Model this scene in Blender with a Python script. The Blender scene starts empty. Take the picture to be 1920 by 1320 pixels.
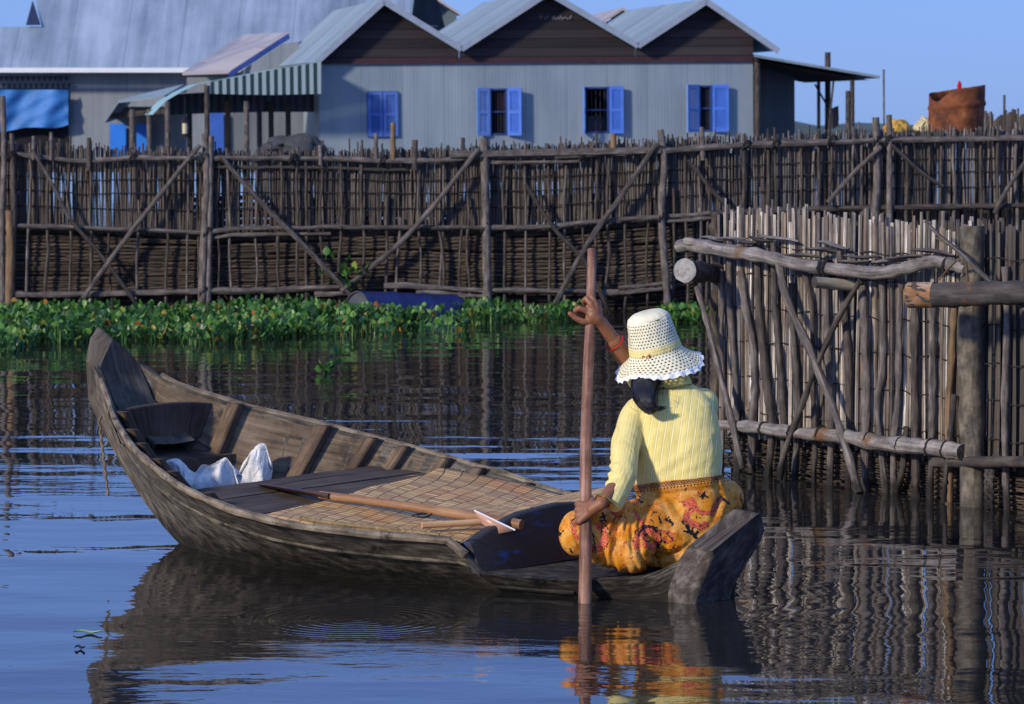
import bpy, bmesh, math, random
import numpy as np
from mathutils import Vector, Matrix, noise
from mathutils.bvhtree import BVHTree
rnd = random.Random(7)
SC = bpy.context.scene
COL = SC.collection
R = math.radians

# ------------------------------------------------------------------ camera
FPX, CH, HY = 6300.0, 1.7, 230.0
PITCH = math.atan((660 - HY) / FPX)
cam = bpy.data.cameras.new('camera'); camo = bpy.data.objects.new('camera', cam); COL.objects.link(camo)
camo.location = (0, 0, CH); camo.rotation_euler = (math.pi / 2 - PITCH, 0, 0)
cam.sensor_width = 36; cam.lens = FPX / 1920 * 36; cam.clip_end = 5000; cam.clip_start = .1
cam.dof.use_dof = True; cam.dof.focus_distance = 12.1; cam.dof.aperture_fstop = 13.0
SC.camera = camo

# ------------------------------------------------------------------ sky and sun
SUN = Vector((-0.66, -0.62, 0.40)).normalized()
w = bpy.data.worlds.new("World"); SC.world = w; w.use_nodes = True
nt = w.node_tree; nt.nodes.clear()
sky = nt.nodes.new('ShaderNodeTexSky'); sky.sky_type = 'NISHITA'; sky.sun_disc = False
sky.sun_elevation = math.asin(SUN.z); sky.sun_rotation = math.atan2(SUN.x, SUN.y)
sky.air_density = 1.0; sky.dust_density = 0.3; sky.ozone_density = 3.0
mx = nt.nodes.new('ShaderNodeMix'); mx.data_type = 'RGBA'; mx.blend_type = 'MULTIPLY'; mx.inputs[0].default_value = 1
nt.links.new(sky.outputs[0], mx.inputs[6]); mx.inputs[7].default_value = (0.46, 0.67, 1.55, 1)
hz = nt.nodes.new('ShaderNodeMix'); hz.data_type = 'RGBA'; hz.inputs[0].default_value = .6   # an even veil of thin haze
nt.links.new(mx.outputs[2], hz.inputs[6]); hz.inputs[7].default_value = (2.5, 4.3, 8.9, 1)
bg = nt.nodes.new('ShaderNodeBackground'); bg.inputs[1].default_value = 0.10
wo = nt.nodes.new('ShaderNodeOutputWorld')
nt.links.new(hz.outputs[2], bg.inputs[0]); nt.links.new(bg.outputs[0], wo.inputs[0])
sl = bpy.data.lights.new('sun', 'SUN'); sl.energy = 3.7; sl.angle = R(5); sl.color = (1, .89, .73)
so = bpy.data.objects.new('sun', sl); COL.objects.link(so)
so.rotation_euler = SUN.to_track_quat('Z', 'Y').to_euler(); so.location = (-10, -8, 12)
SC.view_settings.view_transform = 'Standard'; SC.view_settings.look = 'None'
SC.view_settings.exposure = 0.0; SC.view_settings.gamma = 1

# ------------------------------------------------------------------ geometry helpers
def ray(x, y):
    a = (x - 960) / FPX; b = -(y - 660) / FPX
    return Vector((a, math.cos(PITCH) + b * math.sin(PITCH), -math.sin(PITCH) + b * math.cos(PITCH)))
O = Vector((0, 0, CH))
def Wz(x, y, z=0):
    r = ray(x, y); return O + r * ((z - CH) / r.z)
def Pd(x, y, d):
    r = ray(x, y); return O + r * (d / r.y)
def Pl(x, y, p0, n):
    r = ray(x, y); n = Vector(n); return O + r * ((Vector(p0) - O).dot(n) / r.dot(n))
def px2(p):
    q = Vector(p) - O
    d = q.y * math.cos(PITCH) - q.z * math.sin(PITCH); uu = q.y * math.sin(PITCH) + q.z * math.cos(PITCH)
    return 960 + FPX * q.x / d, 660 - FPX * uu / d

LOCAL = set()   # things whose parts are written in the thing's own frame
def link(o, parent=None):
    COL.objects.link(o)
    if parent is not None:
        o.parent = parent
        if not parent.parent and parent.name not in LOCAL: o.matrix_parent_inverse = parent.matrix_basis.inverted()
    return o
def thing(name, label, cat, loc=(0, 0, 0), group=None, rot=None):
    o = bpy.data.objects.new(name, None); o.empty_display_size = .1
    o.location = loc
    if rot: o.rotation_euler = rot
    COL.objects.link(o); o['label'] = label; o['category'] = cat
    if group: o['group'] = group
    return o
def tag(o, label=None, cat=None, group=None, kind=None):
    for k, v in (('label', label), ('category', cat), ('group', group), ('kind', kind)):
        if v: o[k] = v
    return o
def rebase(o, p):
    """put a top-level mesh's origin at its base"""
    p = Vector(p); o.data.transform(Matrix.Translation(-p)); o.location = p; return o

class MB:
    def __init__(s): s.v = []; s.f = []; s.uv = []; s.m = []
    def face(s, idx, uvs, m=0): s.f.append(idx); s.uv.append(uvs); s.m.append(m)
    def tube(s, pts, rad, seg=8, cap=True, jit=0, uoff=None, m=0, sq=1.0):
        pts = [Vector(p) for p in pts]; n = len(pts)
        if not hasattr(rad, '__len__'): rad = [rad] * n
        b = len(s.v); L = [0]
        for i in range(1, n): L.append(L[-1] + (pts[i] - pts[i-1]).length)
        uo = rnd.random() * 50 if uoff is None else uoff; vo = rnd.random() * 50 if uoff is None else 0
        t = (pts[1] - pts[0]).normalized()
        a = Vector((0, 0, 1)) if abs(t.z) < .8 else Vector((1, 0, 0))
        x = t.cross(a).normalized()
        for i in range(n):
            t = (pts[min(i+1, n-1)] - pts[max(i-1, 0)]).normalized()
            x = (x - t * x.dot(t)).normalized(); y = t.cross(x)
            for k in range(seg):
                an = 2 * math.pi * k / seg; r = rad[i] * (1 + jit * (rnd.random() - .5))
                s.v.append(pts[i] + (x * math.cos(an) + y * math.sin(an) * sq) * r)
        rm = sum(rad) / n
        for i in range(n - 1):
            for k in range(seg):
                k2 = (k + 1) % seg; u0 = uo + 2*math.pi*rm*k/seg; u1 = uo + 2*math.pi*rm*(k+1)/seg
                s.face((b+i*seg+k, b+i*seg+k2, b+(i+1)*seg+k2, b+(i+1)*seg+k),
                       [(u0, vo+L[i]), (u1, vo+L[i]), (u1, vo+L[i+1]), (u0, vo+L[i+1])], m)
        if cap:
            for e, i in ((0, 0), (1, n-1)):
                ids = [b+i*seg+k for k in range(seg)]
                if e == 0: ids.reverse()
                s.face(tuple(ids), [(uo + .3*math.cos(6.283*k/seg)*rm, vo + .3*rm*math.sin(6.283*k/seg)) for k in range(seg)], m)
        return s
    def box(s, c, sz, rot=None, grain=2, m=0, jit=0):
        """box centred at c; grain = axis index the wood grain follows"""
        c = Vector(c); h = Vector(sz) / 2
        M = rot if rot is not None else Matrix.Identity(3)
        b = len(s.v); loc = []
        for dx in (-1, 1):
            for dy in (-1, 1):
                for dz in (-1, 1):
                    l = Vector((dx*h.x + jit*(rnd.random()-.5), dy*h.y + jit*(rnd.random()-.5), dz*h.z + jit*(rnd.random()-.5)))
                    loc.append(l); s.v.append(c + M @ l)
        uo, vo = rnd.random()*50, rnd.random()*50
        for q in ((0,1,3,2), (4,6,7,5), (0,4,5,1), (2,3,7,6), (0,2,6,4), (1,5,7,3)):
            n = (loc[q[1]]-loc[q[0]]).cross(loc[q[2]]-loc[q[0]])
            ax = max(range(3), key=lambda i: abs(n[i]))
            others = [i for i in range(3) if i != ax]
            if grain in others: g = grain; a = others[0] if others[1] == g else others[1]
            else: a, g = others
            s.face(tuple(b+i for i in q), [(uo+loc[i][a], vo+loc[i][g]) for i in q], m)
        return s
    def grid(s, rows, uvs=None, m=0, closed=False):
        """rows: list of equal-length point lists"""
        b = len(s.v); nr, nc = len(rows), len(rows[0])
        for r in rows: s.v.extend(Vector(p) for p in r)
        uo, vo = rnd.random()*20, rnd.random()*20
        if uvs is None:
            cu = [0]; cv = [0]; mid = nr // 2
            for j in range(1, nc+1): cu.append(cu[-1] + (Vector(rows[mid][j % nc]) - Vector(rows[mid][j-1])).length)
            for i in range(1, nr): cv.append(cv[-1] + (Vector(rows[i][nc//2]) - Vector(rows[i-1][nc//2])).length)
            U = lambda i, j: (uo + cu[j], vo + cv[i])
        else: U = uvs
        for i in range(nr-1):
            for j in range(nc if closed else nc-1):
                j2 = (j+1) % nc
                s.face((b+i*nc+j, b+i*nc+j2, b+(i+1)*nc+j2, b+(i+1)*nc+j), [U(i, j), U(i, j+1), U(i+1, j+1), U(i+1, j)], m)
        return s
    def prism(s, poly, d, m=0):
        """poly: list of 3D points (planar), extruded by vector d"""
        b = len(s.v); n = len(poly); poly = [Vector(p) for p in poly]; d = Vector(d)
        s.v.extend(poly); s.v.extend(p + d for p in poly)
        uo = rnd.random()*20
        ex = (poly[1]-poly[0]).normalized(); nn = d.normalized(); ey = nn.cross(ex)
        U = [(uo + (p-poly[0]).dot(ey), (p-poly[0]).dot(ex)) for p in poly]
        s.face(tuple(range(b, b+n)), U, m); s.face(tuple(range(b+2*n-1, b+n-1, -1)), list(reversed(U)), m)
        for i in range(n):
            j = (i+1) % n; l = (poly[j]-poly[i]).length
            s.face((b+i, b+n+i, b+n+j, b+j), [(uo, 0), (uo+d.length, 0), (uo+d.length, l), (uo, l)], m)
        return s
    def build(s, name, mat, parent=None, angle=40, xf=None):
        me = bpy.data.meshes.new(name)
        v = [tuple(xf @ p) if xf is not None else tuple(p) for p in s.v]
        me.from_pydata(v, [], s.f)
        uvl = me.uv_layers.new(name='UVMap')
        flat = [c for f in s.uv for uv in f for c in uv]
        uvl.data.foreach_set('uv', flat)
        mats = mat if isinstance(mat, (list, tuple)) else [mat]
        for mm in mats: me.materials.append(mm)
        if len(mats) > 1: me.polygons.foreach_set('material_index', s.m)
        me.polygons.foreach_set('use_smooth', [True]*len(s.f))
        bm = bmesh.new(); bm.from_mesh(me); bmesh.ops.recalc_face_normals(bm, faces=bm.faces); bm.to_mesh(me); bm.free()
        me.set_sharp_from_angle(angle=R(angle)); me.update()
        o = bpy.data.objects.new(name, me)
        return link(o, parent)

def crook(a, b, n=8, amp=.02, seed=None, axis=None):
    a, b = Vector(a), Vector(b); sd = rnd.random()*100 if seed is None else seed
    L = (b-a).length; out = []
    t = (b-a).normalized(); x = t.cross(Vector((0, .3, 1)) if abs(t.z) < .9 else Vector((1, 0, 0))).normalized(); y = t.cross(x)
    for i in range(n):
        k = i/(n-1); e = min(1, 4*min(k, 1-k)+.15)
        q = noise.noise_vector(Vector((sd, k*L*2.2, 0))) * .7 + noise.noise_vector(Vector((sd, 9+k*L*6, 0))) * .25
        out.append(a.lerp(b, k) + (x*q.x + y*q.y) * amp * e * 2)
    return out
def through(pts, n=20):
    """catmull-rom through points"""
    pts = [Vector(p) for p in pts]; P = [2*pts[0]-pts[1]] + pts + [2*pts[-1]-pts[-2]]; out = []
    m = len(pts)-1
    for i in range(n):
        t = i/(n-1)*m; k = min(int(t), m-1); f = t-k
        a, b, c, d = P[k:k+4]
        out.append(.5*((2*b)+(c-a)*f+(2*a-5*b+4*c-d)*f*f+(3*b-a-3*c+d)*f**3))
    return out
def crad(r0, r1, n, j=.12):
    sd = rnd.random()*99
    return [(r0+(r1-r0)*i/(n-1))*(1+j*noise.noise(Vector((sd, i*.9, 0)))*1.6) for i in range(n)]

# ------------------------------------------------------------------ material helpers
def newmat(name):
    m = bpy.data.materials.new(name); m.use_nodes = True; n = m.node_tree; b = n.nodes['Principled BSDF']
    return m, n, b
class NT:
    def __init__(s, n): s.n = n
    def add(s, t, **k):
        x = s.n.nodes.new(t)
        for a, v in k.items(): setattr(x, a, v)
        return x
    def l(s, a, b): s.n.links.new(a, b)
    def coord(s, kind='Object', scale=(1, 1, 1), rot=(0, 0, 0)):
        c = s.add('ShaderNodeTexCoord'); m = s.add('ShaderNodeMapping'); m.inputs['Scale'].default_value = scale
        m.inputs['Rotation'].default_value = rot
        s.l(c.outputs[kind], m.inputs[0]); return m.outputs[0]
    def noise(s, vec, sc, det=4, rough=.6, dist=0):
        x = s.add('ShaderNodeTexNoise'); x.inputs['Scale'].default_value = sc; x.inputs['Detail'].default_value = det
        x.inputs['Roughness'].default_value = rough; x.inputs['Distortion'].default_value = dist
        s.l(vec, x.inputs[0]); return x.outputs[0]
    def ramp(s, fac, stops, interp='LINEAR'):
        x = s.add('ShaderNodeValToRGB'); e = x.color_ramp.elements; x.color_ramp.interpolation = interp
        while len(e) > 1: e.remove(e[-1])
        e[0].position, e[0].color = stops[0][0], (*stops[0][1], 1)
        for p, c in stops[1:]:
            q = e.new(p); q.color = (*c, 1)
        s.l(fac, x.inputs[0]); return x.outputs[0]
    def mix(s, f, a, b, mode='MIX'):
        x = s.add('ShaderNodeMix', data_type='RGBA', blend_type=mode)
        for i, v in ((0, f), (6, a), (7, b)):
            if hasattr(v, 'links') or hasattr(v, 'is_output'): s.l(v, x.inputs[i])
            else: x.inputs[i].default_value = v if i == 0 else (*v, 1)
        return x.outputs[2]
    def math(s, op, a, b=0, c=None, clamp=False):
        x = s.add('ShaderNodeMath', operation=op, use_clamp=clamp)
        for i, v in enumerate([a, b] + ([c] if c is not None else [])):
            if hasattr(v, 'is_output'): s.l(v, x.inputs[i])
            else: x.inputs[i].default_value = v
        return x.outputs[0]
    def bump(s, h, dist, strength=1, normal=None):
        x = s.add('ShaderNodeBump'); x.inputs['Distance'].default_value = dist; x.inputs['Strength'].default_value = strength
        s.l(h, x.inputs['Height'])
        if normal is not None: s.l(normal, x.inputs['Normal'])
        return x.outputs[0]
def G(*c): return tuple(c)
def wood(name, dark, mid, light, gu=70, gv=5, blot=3, bump=.002, rough=.8, island=.35, stain=None, coord='UV', tints=None, wet=None):
    """weathered wood: fine grain along V, blotches, one random tint per piece"""
    m, n, b = newmat(name); k = NT(n)
    vec = k.coord(coord, (gu, gv, gu if coord == 'Object' else 1))
    g = k.noise(vec, 1.0, 5, .65, .3)
    v2 = k.coord(coord, (1, 1, 1)); bl = k.noise(v2, blot, 4, .6)
    gg = k.math('MULTIPLY_ADD', bl, .55, k.math('MULTIPLY', g, .6))
    col = k.ramp(gg, [(.38, dark), (.55, mid), (.76, light)])
    if island:
        ge = k.add('ShaderNodeNewGeometry')
        r = k.math('MULTIPLY_ADD', ge.outputs['Random Per Island'], island*2, 1-island)
        cb = k.add('ShaderNodeCombineColor'); [k.l(r, cb.inputs[i]) for i in range(3)]
        col = k.mix(1.0, col, cb.outputs[0], 'MULTIPLY')
    if tints:
        ge2 = k.add('ShaderNodeNewGeometry'); rr2 = k.math('FRACT', k.math('MULTIPLY', ge2.outputs['Random Per Island'], 7.31))
        col = k.mix(1.0, col, k.ramp(rr2, [(i_/len(tints), t_) for i_, t_ in enumerate(tints)], 'CONSTANT'), 'MULTIPLY')
    if stain:
        v3 = k.coord('Object', (1, 1, 1)); st = k.noise(v3, stain[1], 6, .7)
        f = k.ramp(st, [(stain[2], (0, 0, 0)), (stain[2]+.12, (1, 1, 1))])
        col = k.mix(f, col, stain[0])
    if wet:      # wet, algae-dark band above the waterline
        sz_ = k.add('ShaderNodeSeparateXYZ'); k.l(k.coord('Object'), sz_.inputs[0])
        wz = k.math('ADD', sz_.outputs[2], k.math('MULTIPLY', k.math('SUBTRACT', bl, .5), wet*1.2))
        mr = k.add('ShaderNodeMapRange'); k.l(wz, mr.inputs[0]); mr.inputs[1].default_value = wet*.35; mr.inputs[2].default_value = wet; mr.inputs[3].default_value = .22
        cw = k.add('ShaderNodeCombineColor'); [k.l(mr.outputs[0], cw.inputs[i]) for i in range(3)]
        col = k.mix(1.0, col, cw.outputs[0], 'MULTIPLY')
    k.l(col, b.inputs['Base Color'])
    b.inputs['Roughness'].default_value = rough; b.inputs['Specular IOR Level'].default_value = .3
    k.l(k.bump(gg, bump, .9), b.inputs['Normal'])
    return m
def plain(name, col, rough=.6, var=.15, sc=8, bump=0, metal=0, spec=.4):
    m, n, b = newmat(name); k = NT(n)
    v = k.coord('Object'); f = k.noise(v, sc, 5, .6)
    lo = tuple(c*(1-var) for c in col); hi = tuple(min(1, c*(1+var)) for c in col)
    k.l(k.ramp(f, [(.3, lo), (.7, hi)]), b.inputs['Base Color'])
    b.inputs['Roughness'].default_value = rough; b.inputs['Metallic'].default_value = metal
    b.inputs['Specular IOR Level'].default_value = spec
    if bump: k.l(k.bump(f, bump, .8), b.inputs['Normal'])
    return m
M = {}
M['pole'] = wood('weathered_pole', (.025, .023, .024), (.085, .073, .067), (.21, .185, .17), 60, 6, 9, .005, wet=.12)
M['pole_dark'] = wood('dark_pole', (.012, .011, .012), (.048, .040, .036), (.12, .10, .085), 60, 6, 8, .004, wet=.12)
M['pole_tan'] = wood('tan_pole', (.04, .03, .022), (.13, .085, .05), (.24, .15, .085), 60, 5, 5, .002)
M['log'] = wood('grey_log', (.03, .027, .026), (.17, .15, .14), (.38, .345, .32), 60, 3.5, 9, .012, stain=((.16, .085, .04), 4, .56))
M['reed'] = wood('reed', (.06, .05, .044), (.25, .225, .20), (.56, .53, .49), 90, 2.5, 5, .001, island=.6, rough=.5, tints=((.60, .50, .42), (1.25, 1.22, 1.15), (.42, .40, .42), (1.7, 1.7, 1.7), (.85, .72, .58), (.62, .60, .58), (.30, .28, .28), (1.0, .97, .92)))
M['reed_back'] = wood('old_reed', (.034, .029, .026), (.096, .080, .068), (.175, .152, .13), 90, 1.5, 3, .001, island=.4)
M['weave'] = wood('woven_strip', (.020, .016, .013), (.062, .047, .036), (.115, .088, .064), 50, 2, 1.2, .001, island=.45)
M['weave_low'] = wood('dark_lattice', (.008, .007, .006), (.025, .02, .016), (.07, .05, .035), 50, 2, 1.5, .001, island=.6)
M['twine'] = plain('twine', (.02, .018, .018), .9, .3, 60)
M['cut'] = wood('cut_wood', (.12, .115, .11), (.28, .27, .26), (.4, .39, .37), 30, 30, 30, .001)
M['bark'] = wood('flaky_bark', (.012, .01, .01), (.05, .04, .033), (.17, .135, .10), 14, 9, 10, .008)
M['hull'] = wood('boat_hull', (.020, .017, .014), (.080, .067, .050), (.23, .20, .155), 60, 7, 14, .007, stain=((.022, .020, .018), 9, .54), wet=.13)
M['plank'] = wood('boat_plank', (.035, .026, .018), (.135, .095, .060), (.27, .205, .14), 55, 3, 6, .004, stain=((.045, .034, .025), 7, .55))
M['rib'] = wood('boat_rib', (.02, .015, .012), (.085, .055, .035), (.19, .13, .08), 55, 4, 6, .003)
M['darkboard'] = wood('dark_board', (.015, .010, .008), (.055, .038, .030), (.12, .085, .065), 60, 3, 5, .003)
M['prow'] = wood('prow_wood', (.02, .016, .012), (.085, .07, .055), (.17, .15, .12), 40, 5, 7, .004, stain=((.03, .026, .022), 8, .56))
M['deck'] = wood('deck_board', (.024, .016, .011), (.072, .050, .036), (.135, .10, .075), 45, 3, 3, .003, island=.2)
M['oar'] = wood('paddle_wood', (.08, .04, .02), (.22, .11, .055), (.36, .20, .11), 90, 4, 4, .001, rough=.55)
M['pale_stick'] = wood('pale_stick', (.25, .13, .06), (.45, .27, .14), (.55, .36, .2), 60, 4, 6, .001)
# ------------------------------------------------------------------ water
def water_mat():
    m, n, b = newmat('lake_water'); k = NT(n)
    b.inputs['Base Color'].default_value = (.020, .019, .018, 1); b.inputs['Roughness'].default_value = .02
    b.inputs['IOR'].default_value = 1.65
    pos = k.add('ShaderNodeNewGeometry').outputs['Position']
    def mp(sc, rot=0, loc=(0, 0, 0)):
        x = k.add('ShaderNodeMapping'); x.inputs['Scale'].default_value = sc; x.inputs['Rotation'].default_value = (0, 0, rot)
        x.inputs['Location'].default_value = loc; k.l(pos, x.inputs[0]); return x.outputs[0]
    sw = k.noise(mp((.7, 1.5, 1), .05), 1.0, 1.5, .5)           # slow swell
    md = k.noise(mp((2.2, 4.5, 1), -.04, (3, 7, 0)), 1.0, 2, .5, .3)
    fn = k.noise(mp((9, 16, 1), .06), 1.0, 2, .6)
    # patchiness of the fine chop
    pt = k.ramp(k.noise(mp((.5, .35, 1), 0, (5, 2, 0)), 1.0, 2, .5), [(.42, (0, 0, 0)), (.62, (1, 1, 1))])
    h = k.math('MULTIPLY', sw, .017)
    h = k.math('MULTIPLY_ADD', md, .0028, h)
    # a stirred patch of fine chop between the boat and us
    c0 = Wz(800, 1190); sx0 = k.add('ShaderNodeSeparateXYZ'); k.l(pos, sx0.inputs[0])
    ex = k.math('MULTIPLY', k.math('SUBTRACT', sx0.outputs[0], c0.x), 1.5); ey = k.math('SUBTRACT', sx0.outputs[1], c0.y)
    rr0 = k.math('SQRT', k.math('ADD', k.math('MULTIPLY', ex, ex), k.math('MULTIPLY', ey, ey))); fz = k.add('ShaderNodeMapRange'); k.l(rr0, fz.inputs[0]); fz.inputs[1].default_value = 1.0; fz.inputs[2].default_value = .35
    ch = k.noise(mp((11, 26, 1), .10, (2, 2, 0)), 1.0, 3, .6, .6)
    h = k.math('MULTIPLY_ADD', k.math('MULTIPLY', ch, fz.outputs[0]), .0011, h)
    h = k.math('MULTIPLY_ADD', k.math('MULTIPLY', fn, pt), .00075, h)
    # rings from the drips and from the pole and stern
    def rings(c, lam, amp, r0, r1):
        sx = k.add('ShaderNodeSeparateXYZ'); k.l(pos, sx.inputs[0])
        dx = k.math('SUBTRACT', sx.outputs[0], c[0]); dy = k.math('SUBTRACT', sx.outputs[1], c[1])
        r = k.math('SQRT', k.math('ADD', k.math('MULTIPLY', dx, dx), k.math('MULTIPLY', dy, dy)))
        s = k.math('SINE', k.math('MULTIPLY', r, 2*math.pi/lam))
        f = k.add('ShaderNodeMapRange'); k.l(r, f.inputs[0]); f.inputs[1].default_value = r1; f.inputs[2].default_value = r0
        f.interpolation_type = 'SMOOTHSTEP'
        return k.math('MULTIPLY', k.math('MULTIPLY', s, f.outputs[0]), amp)
    c1 = Wz(670, 1162); c2 = Wz(1095, 1130); c3 = Wz(1350, 1125)
    for c, lam, a, r0, r1 in ((c1, .042, .00055, .28, .50), (c2, .085, .00022, .2, 1.3), (c3, .12, .0002, .3, 1.6)):
        h = k.math('ADD', h, rings(c, lam, a, r0, r1))
    k.l(k.bump(h, 1.0, 1.0), b.inputs['Normal'])
    return m
wb = MB()
ys = [2, 6, 10, 20, 40, 80, 200, 600, 3500]
wb.grid([[(-y*1.2-20, y, 0), (0, y, 0), (y*1.2+20, y, 0)] for y in [-10]+ys])
water = wb.build('water', water_mat()); tag(water, kind='structure')
# far low bank on the horizon
fb = MB(); rr = random.Random(3)
top = []
for i in range(121):
    x = -300+i*5; top.append((x, 420+20*math.sin(i*.3), 1.1+1.5*abs(noise.noise(Vector((i*.31, 2, 0))))+.6*rr.random()))
fb.grid([[(p[0], p[1]-12, -.5) for p in top], top, [(p[0], p[1]+30, p[2]*.8) for p in top], [(p[0], p[1]+60, -.5) for p in top]])
tag(fb.build('far_bank', plain('far_bank', (.07, .10, .10), .9, .3, .2)), kind='structure')

# ------------------------------------------------------------------ boat frame
BB = Wz(353, 1013); BS = Wz(1300, 1118)
U = (BB-BS).normalized(); V = Vector((U.y, -U.x, 0))
def bt(t, s, z): return Vector((BS.x, BS.y, 0)) + U*t + V*s + Vector((0, 0, z))
def ip(t, tab):
    X_, Y_ = [a[0] for a in tab], [a[1] for a in tab]
    if tab is BW or tab is BC or tab is ZK: return float(sum(np.interp(t+q*.06, X_, Y_) for q in (-1, -.5, 0, .5, 1))/5)
    return float(np.interp(t, X_, Y_))
BW = [(-.16,.13),(-.1,.17),(.0,.22),(.08,.25),(.26,.34),(.43,.40),(.6,.465),(.7,.515),(1.0,.66),(1.2,.75),(1.5,.81),(1.8,.775),(2.0,.71),(2.3,.575),(2.6,.38),(2.8,.225),(2.95,.135),(3.0,.125)]
ZG = [(-.16,.19),(-.1,.17),(.0,.11),(.08,.08),(.26,.07),(.43,.07),(.6,.078),(.615,.085),(.70,.19),(1.0,.205),(1.2,.222),(1.5,.262),(1.8,.32),(2.0,.367),(2.3,.44),(2.6,.525),(2.8,.60),(2.95,.69),(3.0,.74)]
BC = [(-.16,.10),(0,.14),(.3,.20),(.8,.21),(1.4,.25),(1.8,.24),(2.05,.19),(2.3,.13),(2.53,.09),(2.8,.09),(3.0,.10)]
ZK = [(-.16,.05),(-.12,-.02),(-.05,-.08),(.3,-.1),(2.2,-.1),(2.4,-.05),(2.53,.0),(2.72,.15),(2.84,.28),(2.94,.42),(3.0,.52)]
def section(t):
    b, z, c, k = ip(t, BW), ip(t, ZG), ip(t, BC), ip(t, ZK)
    mz = k + (z-k)*.55; mb = c + (b-c)*.55
    return b, z, mb, mz, c, k
def inner_s(t, z):
    """half width of the inside at height z"""
    b, zg, mb, mz, c, k = section(t)
    return float(np.interp(z, [k+.03, mz, zg], [c-.02, mb-.028, b-.028]))
def deckz(t): return ip(t, [(.6,.16),(.8,.178),(1.0,.196),(1.2,.210),(1.5,.240),(1.8,.275),(2.1,.305)])

M['gunwale'] = wood('gunwale_wood', (.03, .024, .018), (.12, .095, .068), (.27, .225, .165), 50, 8, 14, .005, stain=((.03, .026, .02), 12, .56))
boat = thing('wooden_boat', 'weathered wooden rowing boat with upswept bow carrying the person in the yellow top', 'boat', bt(1.4, 0, 0))
hb = MB()
ts = sorted(set([-.09,-.04,0,.05,.1,.2,.3,.4,.5,.58,.6,.615,.64,.67,.70,.75] + [round(.8+.06*i, 3) for i in range(37)]))
outer = []; inner = []
def wob(t, a=.006): return a*noise.noise(Vector((t*4.1, 3, 0)))
for t in ts:
    b, z, mb, mz, c, k = section(t); z += wob(t)
    ms = [(-b, z), (-mb, mz), (-c, k), (0, k-.01), (c, k), (mb, mz), (b, z)]
    # refine the sides
    o2 = []
    for i in range(6):
        for j in range(4):
            f = j/4; q = (ms[i][0]*(1-f)+ms[i+1][0]*f, ms[i][1]*(1-f)+ms[i+1][1]*f); o2.append(q)
    o2.append(ms[-1])
    outer.append([bt(t, *q) + V*wob(t*3+q[1]*20, .004) for q in o2])
n_out = len(outer[0])
hb.grid(outer)
# gunwale top and the inside
rows = []
for t in ts:
    b, z, mb, mz, c, k = section(t); z += wob(t)
    if t < .612:
        q = [(-b, z), (-b+.02, z+.006), (-b*.5, z-.002), (0, z-.004), (0, z-.004), (b*.5, z-.002), (b-.02, z+.006), (b, z)]
    else:
        fl = max(k+.03, .03 if t < 2.5 else k+.04)
        q = [(-b, z), (-b+.03, z+.003), (-mb+.03, mz), (-c+.02, fl), (c-.02, fl), (mb-.03, mz), (b-.03, z+.003), (b, z)]
    rows.append([bt(t, *p) for p in q])
hb.grid(rows)
# end closures
for e in (0, -1):
    o = outer[e]; i_ = rows[e]
    nb = len(hb.v); loop = o + list(reversed(i_[1:-1])); hb.v.extend(loop)
    hb.face(tuple(range(nb, nb+len(loop))), [(p.x*.3, p.z*.3) for p in loop])
hull = hb.build('hull', M['hull'], boat, 35)
# rub strake seam lines: a thin raised strake along each side
for sgn in (-1, 1):
    g = MB()
    pts = []
    for t in [.66+.06*i for i in range(39)]:
        if t > 2.93: break
        b, z, *_ = section(t); pts.append(bt(t, sgn*(b-.008), z+.003+wob(t)))
    g.tube(pts, crad(.017, .013, len(pts), .2), 8)
    g.build('gunwale', M['gunwale'], boat)
    # seam between the two planks on the outside
    g = MB(); pts = []
    for i in range(60):
        t = .3+.043*i
        b, z, mb, mz, c, k = section(t)
        pts.append(bt(t, sgn*(mb+(b-mb)*.35+.004), mz+(z-mz)*.35))
    g.tube(pts, [.0065*(1+.5*noise.noise(Vector((i*.5, 1, sgn)))) for i in range(60)], 6, sq=1)
    g.build('strake', M['hull'], boat)
# inside planking skins (lighter, worn)
for sgn in (-1, 1):
    for lo, hi in ((.08, .53), (.55, .97)):
        g = MB(); r0 = []
        for t in [.72+.05*i for i in range(44)]:
            if t > 2.90: break
            b, z, mb, mz, c, k = section(t)
            za = max(k+.05, .05); zz = [za+(z-za)*(lo+(hi-lo)*j/3) for j in range(4)]
            r0.append([bt(t, sgn*(inner_s(t, q)-.006), q) for q in zz])
        g.grid(r0)
        ob = g.build('side_plank', M['plank'], boat)
# ribs
def rib(t, sgn, tw=.055, dp=.05, top=.012, zbot=None):
    b, z, mb, mz, c, k = section(t)
    g = MB(); zb = max(k+(.04 if t < 2.4 else .12), .04) if zbot is None else zbot
    pts = []
    zs = [z+top, z-.02, (z+zb)/2, zb]
    rws = []
    for q in zs:
        so_ = sgn*(inner_s(t, min(q, z))-.004); si = so_-sgn*dp*(1.0 if q < z else .8)
        rws.append([bt(t-tw/2, so_, q), bt(t+tw/2, so_, q), bt(t+tw/2, si, q), bt(t-tw/2, si, q)])
    g.grid(rws, closed=True)
    nb = len(g.v); g.v.extend(rws[0]); g.face((nb, nb+1, nb+2, nb+3), [(0, 0), (.05, 0), (.05, .05), (0, .05)])
    o = g.build('rib', M['rib'], boat)
    bv = o.modifiers.new('bevel', 'BEVEL'); bv.width = .009; bv.segments = 2
for t, w_ in ((2.60, .07), (2.29, .075), (2.10, .055), (1.97, .05), (1.79, .05), (1.63, .055), (1.37, .045), (1.15, .045), (.95, .045)):
    rib(t, 1, w_)
for t, w_ in ((2.62, .07), (2.44, .06), (2.30, .06), (2.12, .055), (1.98, .05), (1.72, .045)):
    rib(t, -1, w_)
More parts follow.
